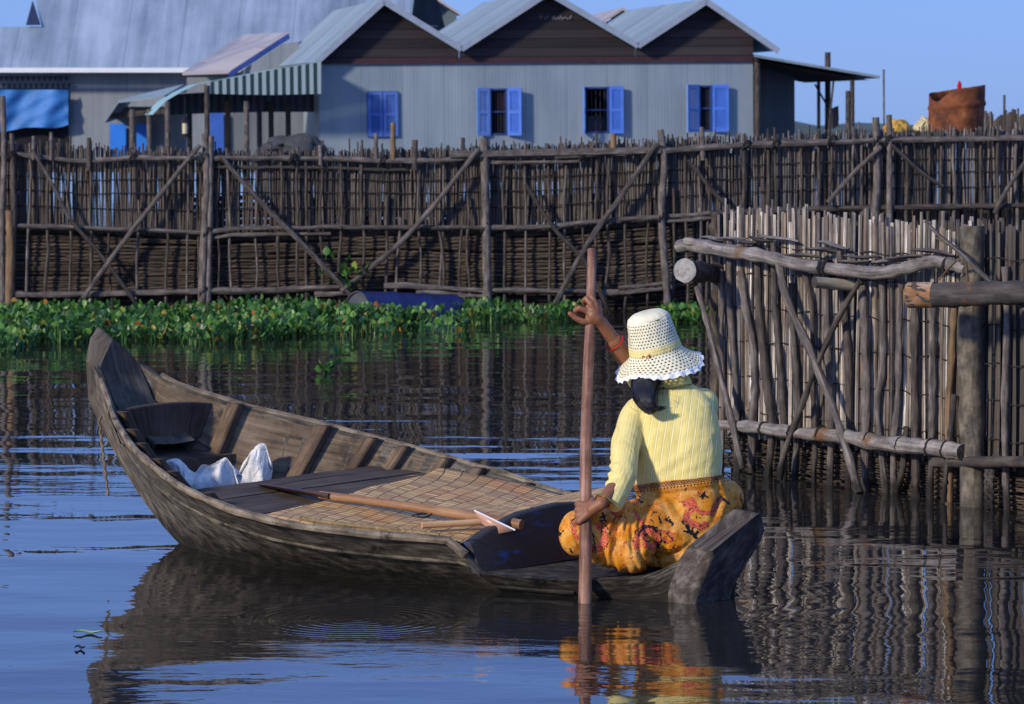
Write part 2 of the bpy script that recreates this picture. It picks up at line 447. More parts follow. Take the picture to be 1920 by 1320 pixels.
# prow slab
g = MB()
SW = .118
stn = [(2.62, .40, 2.72, .15), (2.74, .46, 2.84, .28), (2.865, .556, 2.95, .42), (2.90, .62, 3.03, .56), (2.945, .69, 3.04, .712)]
rws = []
for (ti, zi, to, zo), wo_ in zip(stn, (.45, .62, .85, .92, .92)):
    rws.append([bt(ti, -SW, zi), bt(ti+.004, -SW*.5, zi-.006), bt(ti+.006, 0, zi-.008), bt(ti+.004, SW*.5, zi-.006), bt(ti, SW, zi), bt(to, SW*wo_, zo), bt(to+.012, SW*.4, zo), bt(to+.012, -SW*.4, zo), bt(to, -SW*wo_, zo)])
# pointed top
ap = [bt(2.945, -SW, .69), bt(2.965, -SW*.5, .755), bt(2.987, 0, .807), bt(2.965, SW*.5, .757), bt(2.945, SW, .69), bt(3.04, SW*.92, .718), bt(3.07, SW*.4, .82), bt(3.07, -SW*.4, .82), bt(3.04, -SW*.92, .718)]
rws.append(ap)
g.grid(rws, closed=True)
nb = len(g.v); g.v.extend(ap + [bt(3.085, 0, .862)])
def ff(*i): g.face(tuple(nb+j for j in i), [(j*.03, .02*j*j % .1) for j in i])
ff(0, 1, 7, 8); ff(1, 2, 9, 7); ff(2, 3, 6, 9); ff(3, 4, 5, 6); ff(9, 6, 7)
pr = g.build('prow', M['prow'], boat, 50)
bv = pr.modifiers.new('bevel', 'BEVEL'); bv.width = .012; bv.segments = 3; bv.limit_method = 'ANGLE'
# breast board near the bow, with a step behind it
def cross_board(name, t, zb0, zt0, arch, mat, th=.035, n=12, tilt=0, ws=0):
    g = MB(); front = []; back = []
    for i in range(n+1):
        f = i/n*2-1
        zt = zt0+arch*(1-f*f); 
        wt, wb_ = inner_s(t, min(zt, section(t)[1]))-ws, inner_s(t, zb0)-ws
        front.append((bt(t, f*wb_, zb0), bt(t+tilt*.5, f*(wt+wb_)/2, (zb0+zt)/2), bt(t+tilt, f*wt, zt)))
    g.grid([[q[j] for q in front] for j in range(3)] + [[q[j]+U*th for q in front] for j in (2, 1, 0)] )
    rows_ = g
    o = g.build(name, mat, boat, 50)
    so_ = o.modifiers.new('bevel', 'BEVEL'); so_.width = .006; so_.segments = 2; so_.limit_method = 'ANGLE'
    return o
cross_board('breast_board', 2.68, .40, .535, .02, M['darkboard'], .04, ws=-.01)
g = MB()
for i in range(3):
    t = 2.66+.1*i; g.box((0, 0, 0), (.01, .01, .01)) if False else None
g.grid([[bt(2.52, -inner_s(2.52, .15)+.02, .15), bt(2.52, inner_s(2.52, .15)-.02, .15)], [bt(2.54, -inner_s(2.54, .33)+.01, .335), bt(2.54, inner_s(2.54, .33)-.01, .335)], [bt(2.80, -.10, .37), bt(2.80, .10, .37)]])
g.build('bow_step', M['darkboard'], boat)
# well floor
g = MB()
for i in range(4):
    t0 = 2.0+.13*i
    w0 = max(.05, inner_s(t0, .10)-.02); w1 = max(.05, inner_s(t0+.12, .10)-.02)
    g.prism([bt(t0, -w0, .10), bt(t0, w0, .10), bt(t0+.12, w1, .10), bt(t0+.12, -w1, .10)], (0, 0, .015))
g.build('well_floor', M['darkboard'], boat)
# deck boards (run across the boat, skewed a little)
edges = [2.02, 1.93, 1.81, 1.67, 1.545, 1.42, 1.29, 1.16, 1.03, .90, .80, .71]
for i in range(len(edges)-1):
    t1, t0 = edges[i]-.006, edges[i+1]+.004
    g = MB(); sk = .04
    dz = rnd.uniform(-.004, .004)
    def sp(t): return inner_s(t, deckz(t)-.03)-.004
    tm = (t0+t1)/2; zz = deckz(tm)+dz
    rws = []
    for q in range(7):
        f = q/6*2-1; sh = sk*f
        a, b_ = sp(t0)*f, sp(t1)*f
        wv = .004*noise.noise(Vector((f*2, i*3.3, 0)))
        z0, z1 = deckz(t0)+dz+wv, deckz(t1)+dz+wv
        rws.append([bt(t0+sh, a, z0-.022), bt(t0+sh, a, z0), bt(t1+sh, b_, z1), bt(t1+sh, b_, z1-.022)])
    g.grid(rws, closed=True, uvs=lambda a_, b_, i=i: (i*3.1+b_*.06, a_*.2+i*1.7))
    g.build('deck_board', M['deck'], boat, 30)
# low bulkhead under the fore edge of the deck
g = MB(); t = 1.99; w_ = inner_s(t, .2)
g.grid([[bt(t-.05, -w_, .27), bt(t+.03, w_, .27)], [bt(t-.05, -w_*.8, .10), bt(t+.03, w_*.8, .10)]]); g.build('bulkhead', M['darkboard'], boat)
# blue aft board
def blue_mat():
    m, n, b = newmat('blue_painted_board'); k = NT(n)
    v = k.coord('Object'); f = k.noise(k.coord('Object', (1, 1, 5)), 7, 6, .7); g_ = k.noise(v, 60, 4, .7)
    c = k.mix(k.ramp(f, [(.56, (0, 0, 0)), (.70, (1, 1, 1))]), (.030, .027, .028), (.012, .09, .36))
    c = k.mix(k.math('MULTIPLY', g_, .35), c, (.02, .018, .018))
    k.l(c, b.inputs['Base Color']); b.inputs['Roughness'].default_value = .6; k.l(k.bump(g_, .002, .6), b.inputs['Normal'])
    return m
g = MB(); NB = 16; fr = []
for i in range(NB+1):
    f = i/NB; s = -.455+f*.93
    zt = float(np.interp(f, [0, .12, .3, .55, .8, 1], [.185, .225, .268, .285, .27, .21]))
    fr.append([bt(.615, s, .075), bt(.64, s, (zt+.08)/2), bt(.665, s, zt)])
g.grid([[q[j] for q in fr] for j in range(3)] + [[q[j]+U*.04 for q in fr] for j in (2, 1, 0)])
nb = len(g.v)
for e in (0, -1):
    nb = len(g.v); g.v.extend([fr[e][0], fr[e][1], fr[e][2], fr[e][2]+U*.04, fr[e][1]+U*.04, fr[e][0]+U*.04]); g.face(tuple(range(nb, nb+6)), [(0, 0)]*6)
o = g.build('aft_board', blue_mat(), boat, 50); o['label'] = 'dark aft crossboard with worn blue paint'
bv = o.modifiers.new('bevel', 'BEVEL'); bv.width = .008; bv.segments = 2; bv.limit_method = 'ANGLE'
# stern block
g = MB()
Lk = []
def blk(tin, sh, z0, z1): pass
# cross sections in the (t,z) side profile at several s, rounded crest in the middle
# level -> (t inner, t outer, near s, crest s, far s, z near, z crest)
def stern_ring(tab): return [bt(*q) for q in tab]
LV = [ # foot under water, water line, belly, shoulder, crest
 [(-.02, -.16, -.10), (-.02, -.02, -.10), (-.02, .06, -.10), (-.11, .06, -.10), (-.12, -.02, -.10), (-.11, -.16, -.10)],
 [(-.01, -.18, .03), (-.01, -.04, .03), (-.01, .08, .03), (-.125, .07, .03), (-.145, -.02, .03), (-.13, -.165, .03)],
 [(-.02, -.185, .10), (-.04, -.03, .13), (-.03, .11, .11), (-.16, .11, .12), (-.205, .0, .14), (-.175, -.17, .11)],
 [(-.10, -.18, .205), (-.12, -.02, .24), (-.10, .13, .22), (-.20, .14, .20), (-.262, .02, .255), (-.205, -.175, .175)],
 [(-.115, -.18, .212), (-.185, .0, .335), (-.14, .13, .25), (-.21, .145, .235), (-.272, .03, .322), (-.212, -.18, .198)]]
rws = [stern_ring(q) for q in LV]
g.grid(rws, closed=True)
nb = len(g.v); g.v.extend(rws[-1]); g.face((nb, nb+1, nb+4, nb+5), [(p.x, p.y) for p in rws[-1][:4]]); g.face((nb+1, nb+2, nb+3, nb+4), [(p.x, p.y) for p in rws[-1][:4]])
M['stern'] = wood('stern_wood', (.018, .015, .013), (.065, .053, .044), (.20, .175, .15), 26, 20, 14, .012, stain=((.10, .062, .035), 12, .60))
o = g.build('stern_block', M['stern'], boat, 70)
bv = o.modifiers.new('bevel', 'BEVEL'); bv.width = .016; bv.segments = 4; bv.limit_method = 'ANGLE'; bv.angle_limit = R(22)
o = None
# short rope hanging outside the bow
g = MB(); a = bt(2.64, -.37, .53); pts = [a+Vector((-.02, -.01, .0))]
for i in range(1, 30): pts.append(a+Vector((-.03+.004*math.sin(i*1.9)+.0012*i, -.02, -.011*i)))
g.tube(pts, .006, 6); g.build('bow_rope', wood('rope', (.08, .06, .04), (.22, .17, .11), (.35, .28, .2), 200, 90, 8, .002), boat)

# ------------------------------------------------------------------ things in the boat
def mat_mat():
    m, n, b = newmat('woven_palm_mat'); k = NT(n)
    v = k.coord('UV', (1, 1, 1), (0, 0, R(0)))
    wv = k.noise(v, 3.5, 3, .5)
    ofs = k.add('ShaderNodeVectorMath', operation='ADD'); cb = k.add('ShaderNodeCombineXYZ')
    k.l(k.math('MULTIPLY', wv, .05), cb.inputs[0]); k.l(k.math('MULTIPLY', wv, .035), cb.inputs[1])
    k.l(v, ofs.inputs[0]); k.l(cb.outputs[0], ofs.inputs[1])
    br = k.add('ShaderNodeTexBrick'); k.l(ofs.outputs[0], br.inputs[0])
    br.inputs['Scale'].default_value = 1; br.inputs['Brick Width'].default_value = .070; br.inputs['Row Height'].default_value = .030
    br.inputs['Mortar Size'].default_value = .0026; br.inputs['Mortar Smooth'].default_value = .6; br.inputs['Bias'].default_value = .0
    br.offset = .36; br.offset_frequency = 1
    br.inputs['Color1'].default_value = (.86, .53, .20, 1); br.inputs['Color2'].default_value = (.46, .26, .085, 1)
    br.inputs['Mortar'].default_value = (.035, .018, .008, 1)
    red = k.ramp(k.noise(v, 2.2, 4, .6), [(.50, (1, 1, 1)), (.66, (.95, .72, .52))])
    c = k.mix(1.0, br.outputs[0], red, 'MULTIPLY')
    fi = k.noise(k.coord('UV', (20, 300, 1)), 1, 3, .6); c = k.mix(.35, c, k.ramp(fi, [(.3, (.35, .3, .25)), (.7, (1, 1, 1))]), 'MULTIPLY')
    k.l(c, b.inputs['Base Color']); b.inputs['Roughness'].default_value = .6
    inv = k.math('SUBTRACT', 1.0, br.outputs['Fac'])
    # each strip end dips under its neighbour: saw along the strip
    k.l(k.bump(inv, .010, 1.0), b.inputs['Normal'])
    return m
g = MB()
nu, nv = 40, 34; rows = []
for i in range(nu+1):
    fu = i/nu; row = []
    for j in range(nv+1):
        fv = j/nv
        # fu 0..1 fore (deck boards) to aft (blue board); fv 0..1 near side to far side
        tf = 1.43 + .34*fv; ta = .70+.0*fv
        t = tf*(1-fu)+ta*fu + .012*math.sin(fv*14)*(1-fu)
        zz = deckz(t)+.014
        far = inner_s(t, zz)-.02
        s = -(inner_s(t, zz)-.005) + fv*(far+inner_s(t, zz)-.005)
        z = zz + .008*noise.noise(Vector((t*5, s*5, 1)))
        # the far aft corner rides up over the gunwale
        lift = max(0, fu-.60)*max(0, fv-.55)*1.6
        z += lift*.50; s += lift*.45
        z += .03*max(0, fu-.5)*math.sin(fv*3.1)**2
        row.append(bt(t, s, z))
    rows.append(row)
g.grid(rows, uvs=lambda i, j: ((i/nu)*1.0+(j/nv)*.35, (j/nv)*1.5))
o = g.build('woven_mat', mat_mat(), None, 80)
so_ = o.modifiers.new('thick', 'SOLIDIFY'); so_.thickness = .006; so_.offset = -1
tag(o, 'tan woven palm mat spread over the boat deck under the paddle', 'mat'); rebase(o, bt(1.2, 0, deckz(1.2)))
# thick plaited edge of the mat along the near side (part of the mat)
g = MB(); pts = []
for i in range(60):
    t = .80+.50*i/59; pts.append(bt(t, -(inner_s(t, deckz(t))-.045), deckz(t)+.026))
g.tube(pts, [.008+.005*abs(math.sin(i*1.25)) for i in range(60)], 8, sq=.8)
e_ = g.build('mat_edge', M['pale_stick'], None); e_.parent = o; e_.matrix_parent_inverse = o.matrix_basis.inverted()
e_.data.materials[0] = wood('mat_edge_straw', (.10, .06, .02), (.22, .15, .07), (.36, .26, .13), 90, 60, 8, .002)

# paddle
pad = thing('paddle', 'long brown wooden paddle lying across the mat and deck boards', 'paddle', Wz(740, 950, .26))
a, b_ = Wz(600, 928, .285), Wz(978, 984, .230)
g = MB(); n = 26; pts = [a.lerp(b_, i/(n-1))+Vector((0, 0, .006*math.sin(i/(n-1)*3.1))) for i in range(n)]
g.tube(pts, [float(np.interp(i/(n-1), [0, .10, .5, .75, 1], [.0155, .016, .0175, .021, .019])) for i in range(n)], 12); g.build('shaft', M['oar'], pad)
g = MB(); a2 = Wz(486, 909, .292); n = 14; dirv = (a-a2)
side = Vector((dirv.y, -dirv.x, 0)).normalized(); upv = Vector((0, 0, 1)); rws = []
for i in range(n):
    f = i/(n-1); c = a2.lerp(a+dirv.normalized()*.06, f); w_ = float(np.interp(f, [0, .06, .35, .7, .9, 1], [.004, .032, .055, .040, .022, .012])); h = float(np.interp(f, [0, .1, .7, 1], [.003, .006, .010, .010]))
    tl = side*w_*.96 + upv*w_*.25
    rws.append([c-tl, c+upv*h-tl*.5, c+upv*h*1.3, c+upv*h+tl*.5, c+tl, c-upv*h+tl*.5, c-upv*h, c-upv*h-tl*.5])
g.grid(rws, closed=True); nb = len(g.v); g.v.extend(rws[0]); g.face(tuple(range(nb, nb+8)), [(0, 0)]*8)
g.build('blade', wood('blade_wood', (.03, .014, .01), (.085, .04, .028), (.16, .08, .055), 60, 4, 4, .001, rough=.5), pad)

# pale stick
g = MB(); g.tube(crook(Wz(791, 985, .232), Wz(905, 978, .236), 8, .003), [.0125]*8, 10)
o = g.build('bamboo_stick', M['pale_stick']); tag(o, 'short pale stick lying on the mat under the paddle grip', 'stick'); rebase(o, Wz(850, 982, .22))
# bailer: an open wedge scoop of pink plastic with a white rim
sc = thing('bailing_scoop', 'pinkish plastic scoop with white rim leaning on the mat by the blue board', 'scoop', Wz(935, 985, .22))
d0 = Wz(978, 984, .230).y-.05; A, B_, C_, D_ = Pd(889, 957, d0+.02), Pd(966, 994, d0-.02), Pd(934, 1001, d0-.01), Pd(903, 982, d0+.02)
nrm = Vector((.25, .55, -.1))
g = MB(); bk = Vector((.05, .10, .0))
rws = [[A, A.lerp(B_, .5), B_], [D_.lerp(A, .45), D_.lerp(C_, .5).lerp(A.lerp(B_, .5), .4), C_.lerp(B_, .4)], [D_, D_.lerp(C_, .5), C_], [D_+bk*.3, D_.lerp(C_, .5)+bk*.3, C_+bk*.3]]
g.grid(rws); o = g.build('body', plain('pink_plastic', (.50, .27, .20), .35, .1), sc, 60)
so_ = o.modifiers.new('thick', 'SOLIDIFY'); so_.thickness = .003
g = MB(); g.tube([A, A.lerp(B_, .5), B_], .0035, 6); 
g.build('rim', plain('white_plastic', (.8, .8, .8), .35, .05), sc)
# black cord loop on the mat
g = MB(); c0 = Wz(782, 970, .238)
g.tube([c0+Vector((.03*math.cos(i*.45)+.0016*i, .06*math.sin(i*.45+.5), .008+.002*math.sin(i))) for i in range(26)], .0022, 6)
o = g.build('black_cord', M['twine']); tag(o, 'thin black cord coiled loosely on the mat beside the paddle', 'cord'); rebase(o, c0)
# red cloth scrap
def rag(name, c, size, col, label, cat, seed, flat=.3, mat=None):
    bm = bmesh.new(); bmesh.ops.create_icosphere(bm, subdivisions=4, radius=1)
    for v_ in bm.verts:
        q = v_.co.copy(); nn = noise.noise_vector(q*1.6+Vector((seed, 0, 0)))*.45 + noise.noise_vector(q*4+Vector((0, seed, 0)))*.14
        rid = (1-abs(noise.noise(q*2.6+Vector((seed, seed, 0)))))**3*.22
        v_.co = Vector(((q.x+nn.x)*size[0], (q.y+nn.y)*size[1], max(-.02, (q.z+nn.z+rid)*size[2]*(1 if q.z > 0 else flat))))
    me = bpy.data.meshes.new(name); bm.to_mesh(me); bm.free(); me.polygons.foreach_set('use_smooth', [True]*len(me.polygons))
    me.materials.append(mat or plain(name+'_cloth', col, .8, .2, 30)); o = bpy.data.objects.new(name, me); COL.objects.link(o); o.location = c
    tag(o, label, cat); return o
rag('red_cloth', Wz(585, 872, .262)+Vector((0, .05, .0)), (.045, .03, .018), (.35, .02, .02), 'small crumpled red cloth on the fore edge of the deck boards', 'cloth', 5)
# sacks: draped, pleated sheets
def sack_mat():
    m, n, b = newmat('woven_plastic_sack'); k = NT(n); v = k.coord('Object')
    f = k.noise(v, 14, 5, .7); k.l(k.ramp(f, [(.3, (.50, .50, .50)), (.6, (.80, .80, .80))]), b.inputs['Base Color'])
    cr = k.noise(v, 16, 3, .6, 2.5); k.l(k.bump(cr, .009, 1), b.inputs['Normal']); b.inputs['Roughness'].default_value = .55
    return m
SK = sack_mat()
def sheet_sack(name, pix, d, depth, label, seed):
    """a lumpy closed sack whose crest follows the given pixel outline"""
    g = MB(); n = 40; rws = []
    xs = [p[0] for p in pix]; x0, x1 = xs[0], xs[-1]
    for j in range(15):
        a = math.pi*j/14      # front foot -> over the crest -> back foot
        row = []
        for i in range(n+1):
            x = x0+(x1-x0)*i/n; yt = sum(float(np.interp(x+q_, xs, [p[1] for p in pix])) for q_ in (-5, -2, 0, 2, 5))/5
            top = Pd(x, yt, d); z0 = .17
            hh = max(.005, top.z-z0)
            q = Vector((top.x, top.y, z0)); 
            e = min(1, 5*min(i/n, 1-i/n)+.05)
            yy = -math.cos(a)*depth*e*(1-.55*math.sin(a)**2)
            nz = noise.noise(Vector((x*.035+seed, a*1.2, 0)))*.032 + (1-abs(noise.noise(Vector((x*.05+a, a*1.1+seed, 2)))))**6*.016
            row.append(Vector((q.x+nz*.6, q.y+yy+nz*2.0*math.sin(a*2), z0+hh*math.sin(a)**.6)))
        rws.append(row)
    g.grid(rws)
    o = g.build(name, SK, None, 75); tag(o, label, 'sack'); rebase(o, Pd((x0+x1)/2, 905, d)); 
    ss_ = o.modifiers.new('sub', 'SUBSURF'); ss_.levels = 1; ss_.render_levels = 1
    return o
dS = bt(2.28, .05, .2).y
sheet_sack('white_sack', [(300, 900), (304, 868), (318, 860), (332, 858), (345, 872), (362, 886), (371, 888), (373, 866), (382, 872), (396, 872), (412, 858), (424, 856), (428, 868), (440, 876), (444, 896)], dS, .08, 'large crumpled white sack lying flat in front of the deck boards', 3)
sheet_sack('white_sack', [(443, 896), (450, 878), (458, 862), (470, 846), (484, 833), (492, 827), (497, 838), (502, 860), (508, 884)], dS+.22, .06, 'smaller white sack standing up in a pointed peak beside the ribs', 8)
# dry leaf scraps on the deck
for i, (x, y, zz, lab) in enumerate(((778, 897, .27, 'curled dry leaf by the far ribs where mat meets deck'), (862, 1004, .215, 'dry brown leaf caught at the near edge of the mat'))):
    g = MB(); c = Wz(x, y, zz)
    rws = [[c+Vector((-.045+.015*i_, -.012*math.sin(i_*.52)+.024*math.sin(i_*.52)*j, .004+.006*abs(j-.5)+.004*math.sin(i_*.7))) for i_ in range(7)] for j in (0, .5, 1)]
    g.grid(rws); o = g.build('dry_leaf', M['pale_stick']); tag(o, lab, 'leaf'); rebase(o, c)
# ------------------------------------------------------------------ the person
person = thing('person', 'person seated cross-legged at the stern in cream hat, yellow top and orange sarong', 'person', bt(.13, .12, .085))

def ell(bm, c, r, rot=None, sub=3):
    m = Matrix.Translation(Vector(c)) @ (rot.to_4x4() if rot is not None else Matrix.Identity(4)) @ Matrix.Diagonal((*r, 1))
    bmesh.ops.create_icosphere(bm, subdivisions=sub, radius=1, matrix=m)
def cap(bm, a, b, ra, rb, n=10, seg=16, flat=1.0, fdir=None):
    """tapered capsule as a chain of rings with round ends"""
    a, b = Vector(a), Vector(b); t = (b-a); L = t.length; t = t.normalized() if L > 1e-6 else Vector((0, 0, 1))
    ref = Vector(fdir) if fdir is not None else (Vector((0, 0, 1)) if abs(t.z) < .9 else Vector((1, 0, 0)))
    x = (ref - t*ref.dot(t)).normalized(); y = t.cross(x)
    prof = [(-ra*math.cos(q*math.pi/2/5), ra*math.sin(q*math.pi/2/5)) for q in range(1, 6)] + [(L*i/n, ra+(rb-ra)*i/n) for i in range(1, n)] + [(L+rb*math.sin(q*math.pi/2/5), rb*math.cos(q*math.pi/2/5)) for q in range(0, 5)]
    rings = []
    for h, r in prof: rings.append([bm.verts.new(a+t*h+(x*math.cos(2*math.pi*k/seg)*flat+y*math.sin(2*math.pi*k/seg))*r) for k in range(seg)])
    p0 = bm.verts.new(a-t*ra); p1 = bm.verts.new(b+t*rb)
    for i in range(len(rings)-1):
        for k in range(seg): bm.faces.new((rings[i][k], rings[i][(k+1) % seg], rings[i+1][(k+1) % seg], rings[i+1][k]))
    for k in range(seg):
        bm.faces.new((p0, rings[0][(k+1) % seg], rings[0][k])); bm.faces.new((p1, rings[-1][k], rings[-1][(k+1) % seg]))
def chain(bm, pts, rs, **k):
    for i in range(len(pts)-1): cap(bm, pts[i], pts[i+1], rs[i], rs[i+1], **k)
def loft(bm, rings):
    R_ = [[bm.verts.new(p) for p in r] for r in rings]; n = len(R_[0])
    for i in range(len(R_)-1):
        for k in range(n): bm.faces.new((R_[i][k], R_[i][(k+1) % n], R_[i+1][(k+1) % n], R_[i+1][k]))
    bm.faces.new(list(reversed(R_[0]))); bm.faces.new(R_[-1])
def remesh(name, bm, vox, it=4, fac=.5):
    bmesh.ops.recalc_face_normals(bm, faces=bm.faces)
    me = bpy.data.meshes.new(name); bm.to_mesh(me); bm.free()
    o = bpy.data.objects.new(name, me); COL.objects.link(o)
    md = o.modifiers.new('r', 'REMESH'); md.mode = 'VOXEL'; md.voxel_size = vox; md.use_smooth_shade = True
    if it:
        s_ = o.modifiers.new('s', 'SMOOTH'); s_.factor = fac; s_.iterations = it
    dg = bpy.context.evaluated_depsgraph_get(); dg.update()
    m2 = bpy.data.meshes.new_from_object(o.evaluated_get(dg)); m2.name = name
    bpy.data.objects.remove(o); bpy.data.meshes.remove(me)
    m2.polygons.foreach_set('use_smooth', [True]*len(m2.polygons))
    return m2
def mo(name, me, mat, parent):
    me.materials.clear(); me.materials.append(mat); o = bpy.data.objects.new(name, me); return link(o, parent)

# --- joints (pixel of the photograph at that joint's real distance)
PB = Wz(1095, 1130, 0); PT = Pd(1108, 468, 12.45)
def pole_at(z): f = (z-PB.z)/(PT.z-PB.z); return PB.lerp(PT, f)
hipC = Pd(1278, 985, 12.22); waist = Pd(1272, 905, 12.22); chest = Pd(1262, 815, 12.26); neckB = Pd(1250, 722, 12.30)
shL = Pd(1180, 783, 12.24); elL = Pd(1166, 888, 12.03); 
shR = Pd(1318, 762, 12.40); elR = Pd(1200, 712, 12.44)
headC = Pd(1236, 668, 12.33)
gripL = pole_at(Pd(1100, 962, 11.95).z); gripR = pole_at(Pd(1107, 590, 12.2).z)
wrL = Pd(1127, 945, 11.93); wrR = Pd(1128, 606, gripR.y-.015)

skin, n_, b_ = newmat('skin'); k = NT(n_); v_ = k.coord('Object')
k.l(k.ramp(k.noise(v_, 18, 5, .6), [(.3, (.20, .078, .038)), (.7, (.30, .125, .062))]), b_.inputs['Base Color'])
b_.inputs['Roughness'].default_value = .5; b_.inputs['Subsurface Weight'].default_value = .08; b_.inputs['Subsurface Radius'].default_value = (.01, .004, .002)
k.l(k.bump(k.noise(v_, 160, 3, .6), .0008, .6), b_.inputs['Normal'])

bm = bmesh.new()
# torso, neck, head
chain(bm, [hipC, waist, chest, neckB], [.10, .085, .09, .045], n=8)
cap(bm, neckB, headC+Vector((0, .01, -.04)), .048, .048)
ell(bm, headC+Vector((0, 0, .012)), (.070, .080, .092))
ell(bm, headC+Vector((-.01, .035, -.045)), (.055, .058, .062))            # jaw
fwd = Vector((-.18, .98, 0)).normalized(); sd_ = Vector((fwd.y, -fwd.x, 0))
ell(bm, headC+fwd*.084+Vector((0, 0, -.012)), (.012, .017, .022))         # nose
ell(bm, headC+fwd*.074+Vector((0, 0, -.055)), (.024, .012, .010))         # lips
ell(bm, headC+fwd*.062+Vector((0, 0, -.092)), (.02, .018, .016))          # chin
for s in (-1, 1):
    ell(bm, headC+sd_*s*.078+Vector((0, 0, -.015)), (.010, .018, .030))   # ears
    ell(bm, headC+fwd*.066+sd_*s*.036+Vector((0, 0, -.025)), (.022, .018, .018))
    ell(bm, headC+fwd*.072+sd_*s*.030+Vector((0, 0, .028)), (.022, .010, .007))
# arms
elB = Pd(1167, 892, 12.04); chain(bm, [neckB.lerp(shL, .3), Pd(1190, 782, 12.25), Pd(1173, 830, 12.16), elB, wrL], [.04, .036, .032, .028, .0235])
chain(bm, [neckB.lerp(shR, .3), Pd(1318, 765, 12.34), elR, wrR], [.04, .040, .036, .0235])
fm = wrR.lerp(elR, .33); cap(bm, fm, elR, .034, .038)
# legs under the sarong
kneeL = Pd(1092, 1000, 12.08); kneeR = Pd(1358, 935, 12.62)
ftL = Pd(1225, 1045, 12.20); ftR = Pd(1215, 1035, 12.45)
hipL = Pd(1245, 985, 12.2); hipR = Pd(1300, 975, 12.3)
chain(bm, [hipL, kneeL], [.085, .05]); chain(bm, [kneeL+Vector((0, 0, -.02)), ftL], [.045, .032])
chain(bm, [hipR, kneeR], [.085, .05]); chain(bm, [kneeR, ftR], [.045, .032])
for f_, s in ((ftL, 1), (ftR, -1)): cap(bm, f_+Vector((0, 0, -.005)), f_+Vector((.12*s, .05, -.01)), .03, .022, flat=.7)
# hands
def hand(bm, wrist, palm_c, knuckles, fingers, thumb, pr):
    cap(bm, wrist, palm_c.lerp(wrist, .35), .0235, .027, flat=.9)
    for kn in knuckles: cap(bm, palm_c.lerp(wrist, .45), kn, .0200, .0125, n=5)
    ell(bm, palm_c, (pr, pr*.8, pr))
    for f_ in fingers: chain(bm, f_, [.0115]+[.0105]*(len(f_)-2)+[.0088], n=4, seg=12)
    chain(bm, thumb, [.0155, .0125, .0105, .0095][:len(thumb)], n=4, seg=12)
def arcf(c, r, a0, a1, z0, z1, n=5, ax=None):
    """finger wrapped around the pole: angles in the horizontal plane, 0 = towards the right"""
    return [Vector((c.x+r*math.cos(R(a0+(a1-a0)*i/(n-1))), c.y+r*math.sin(R(a0+(a1-a0)*i/(n-1))), z0+(z1-z0)*i/(n-1))) for i in range(n)]
RP = .0205
# lower (left) hand: back of the hand towards us, fingers close round the far-left side
g = gripL; s = 1/520
kn = []; fg = []
for i in range(4):
    zz = g.z+.030-.020*i; xk = -.026-.003*(i == 1)+.004*(i == 3)
    c = pole_at(zz); kp = Vector((c.x+xk, c.y-.024, zz)); kn.append(kp)
    fg.append([kp]+arcf(c, RP+.0125, 195, 60, zz-.004, zz-.006, 5))
pc = Vector((g.x+.010, g.y-.036, g.z+.004))
c = pole_at(g.z+.05)
hand(bm, wrL, pc, kn, fg, [pc.lerp(wrL, .25)+Vector((0, 0, .018)), Vector((c.x+.022, c.y-.008, g.z+.040)), Vector((c.x+.018, c.y+.026, g.z+.046)), Vector((c.x-.012, c.y+.032, g.z+.048))], .027)
# upper (right) hand: loose grip, forefinger looped, thumb pointing out to the left
g = gripR
def hp(x, y, dy): return Pd(x, y, g.y+dy)
kn = [hp(1101, 583, -.030), hp(1108, 570, -.033), hp(1117, 572, -.028), hp(1124, 582, -.020)]
fg = [[kn[0], hp(1086, 578, -.035), hp(1079, 582, -.020), hp(1084, 588, -.004), hp(1096, 590, .004)],
      [kn[1], hp(1099, 560, -.020), hp(1094, 565, .004), hp(1097, 572, .018)],
      [kn[2], hp(1110, 557, -.015), hp(1100, 560, .018), hp(1097, 568, .030)],
      [kn[3], hp(1122, 566, .006), hp(1114, 568, .030), hp(1104, 574, .036)]]
pc = hp(1113, 592, -.034)
hand(bm, wrR, pc, kn, fg, [hp(1112, 604, -.026), hp(1093, 603, -.036), hp(1080, 597, -.040), hp(1069, 588, -.042)], .026)
body = mo('body', remesh('body', bm, .0032, 3, .4), skin, person)

# --- shirt ------------------------------------------------------------
def ring(c, rx, ry, n=40, tilt=0, rz=0, p=2.3, back=0):
    out = []
    for k_ in range(n):
        a = 2*math.pi*k_/n; ca, sa = math.cos(a), math.sin(a)
        x = rx*abs(ca)**(2/p)*(1 if ca > 0 else -1); y = ry*abs(sa)**(2/p)*(1 if sa > 0 else -1)
        q = Vector((x*math.cos(rz)-y*math.sin(rz), x*math.sin(rz)+y*math.cos(rz), x*math.tan(tilt)))
        out.append(c+q)
    return out
bm = bmesh.new()
def tr(y, xl, xr, d, ry, tilt=0, rz=-.12):
    c = Pd((xl+xr)/2, y, d); return ring(c, (xr-xl)/2/6300*d, ry, tilt=tilt, rz=rz)
loft(bm, [tr(906, 1192, 1351, 12.22, .108, .10), tr(896, 1189, 1353, 12.22, .110, .10), tr(870, 1186, 1355, 12.23, .115, .05), tr(835, 1184, 1354, 12.24, .118),
          tr(805, 1182, 1350, 12.25, .118), tr(780, 1180, 1346, 12.26, .112), tr(757, 1184, 1338, 12.27, .102), tr(742, 1196, 1326, 12.29, .086, .03), tr(730, 1212, 1312, 12.30, .066, .05), tr(722, 1226, 1296, 12.31, .050, .06)])
ell(bm, Pd(1195, 775, 12.25), (.052, .062, .058)); ell(bm, Pd(1318, 757, 12.32), (.058, .075, .058))
elS = Pd(1168, 893, 12.04); cuff = Pd(1146, 943, 11.98)
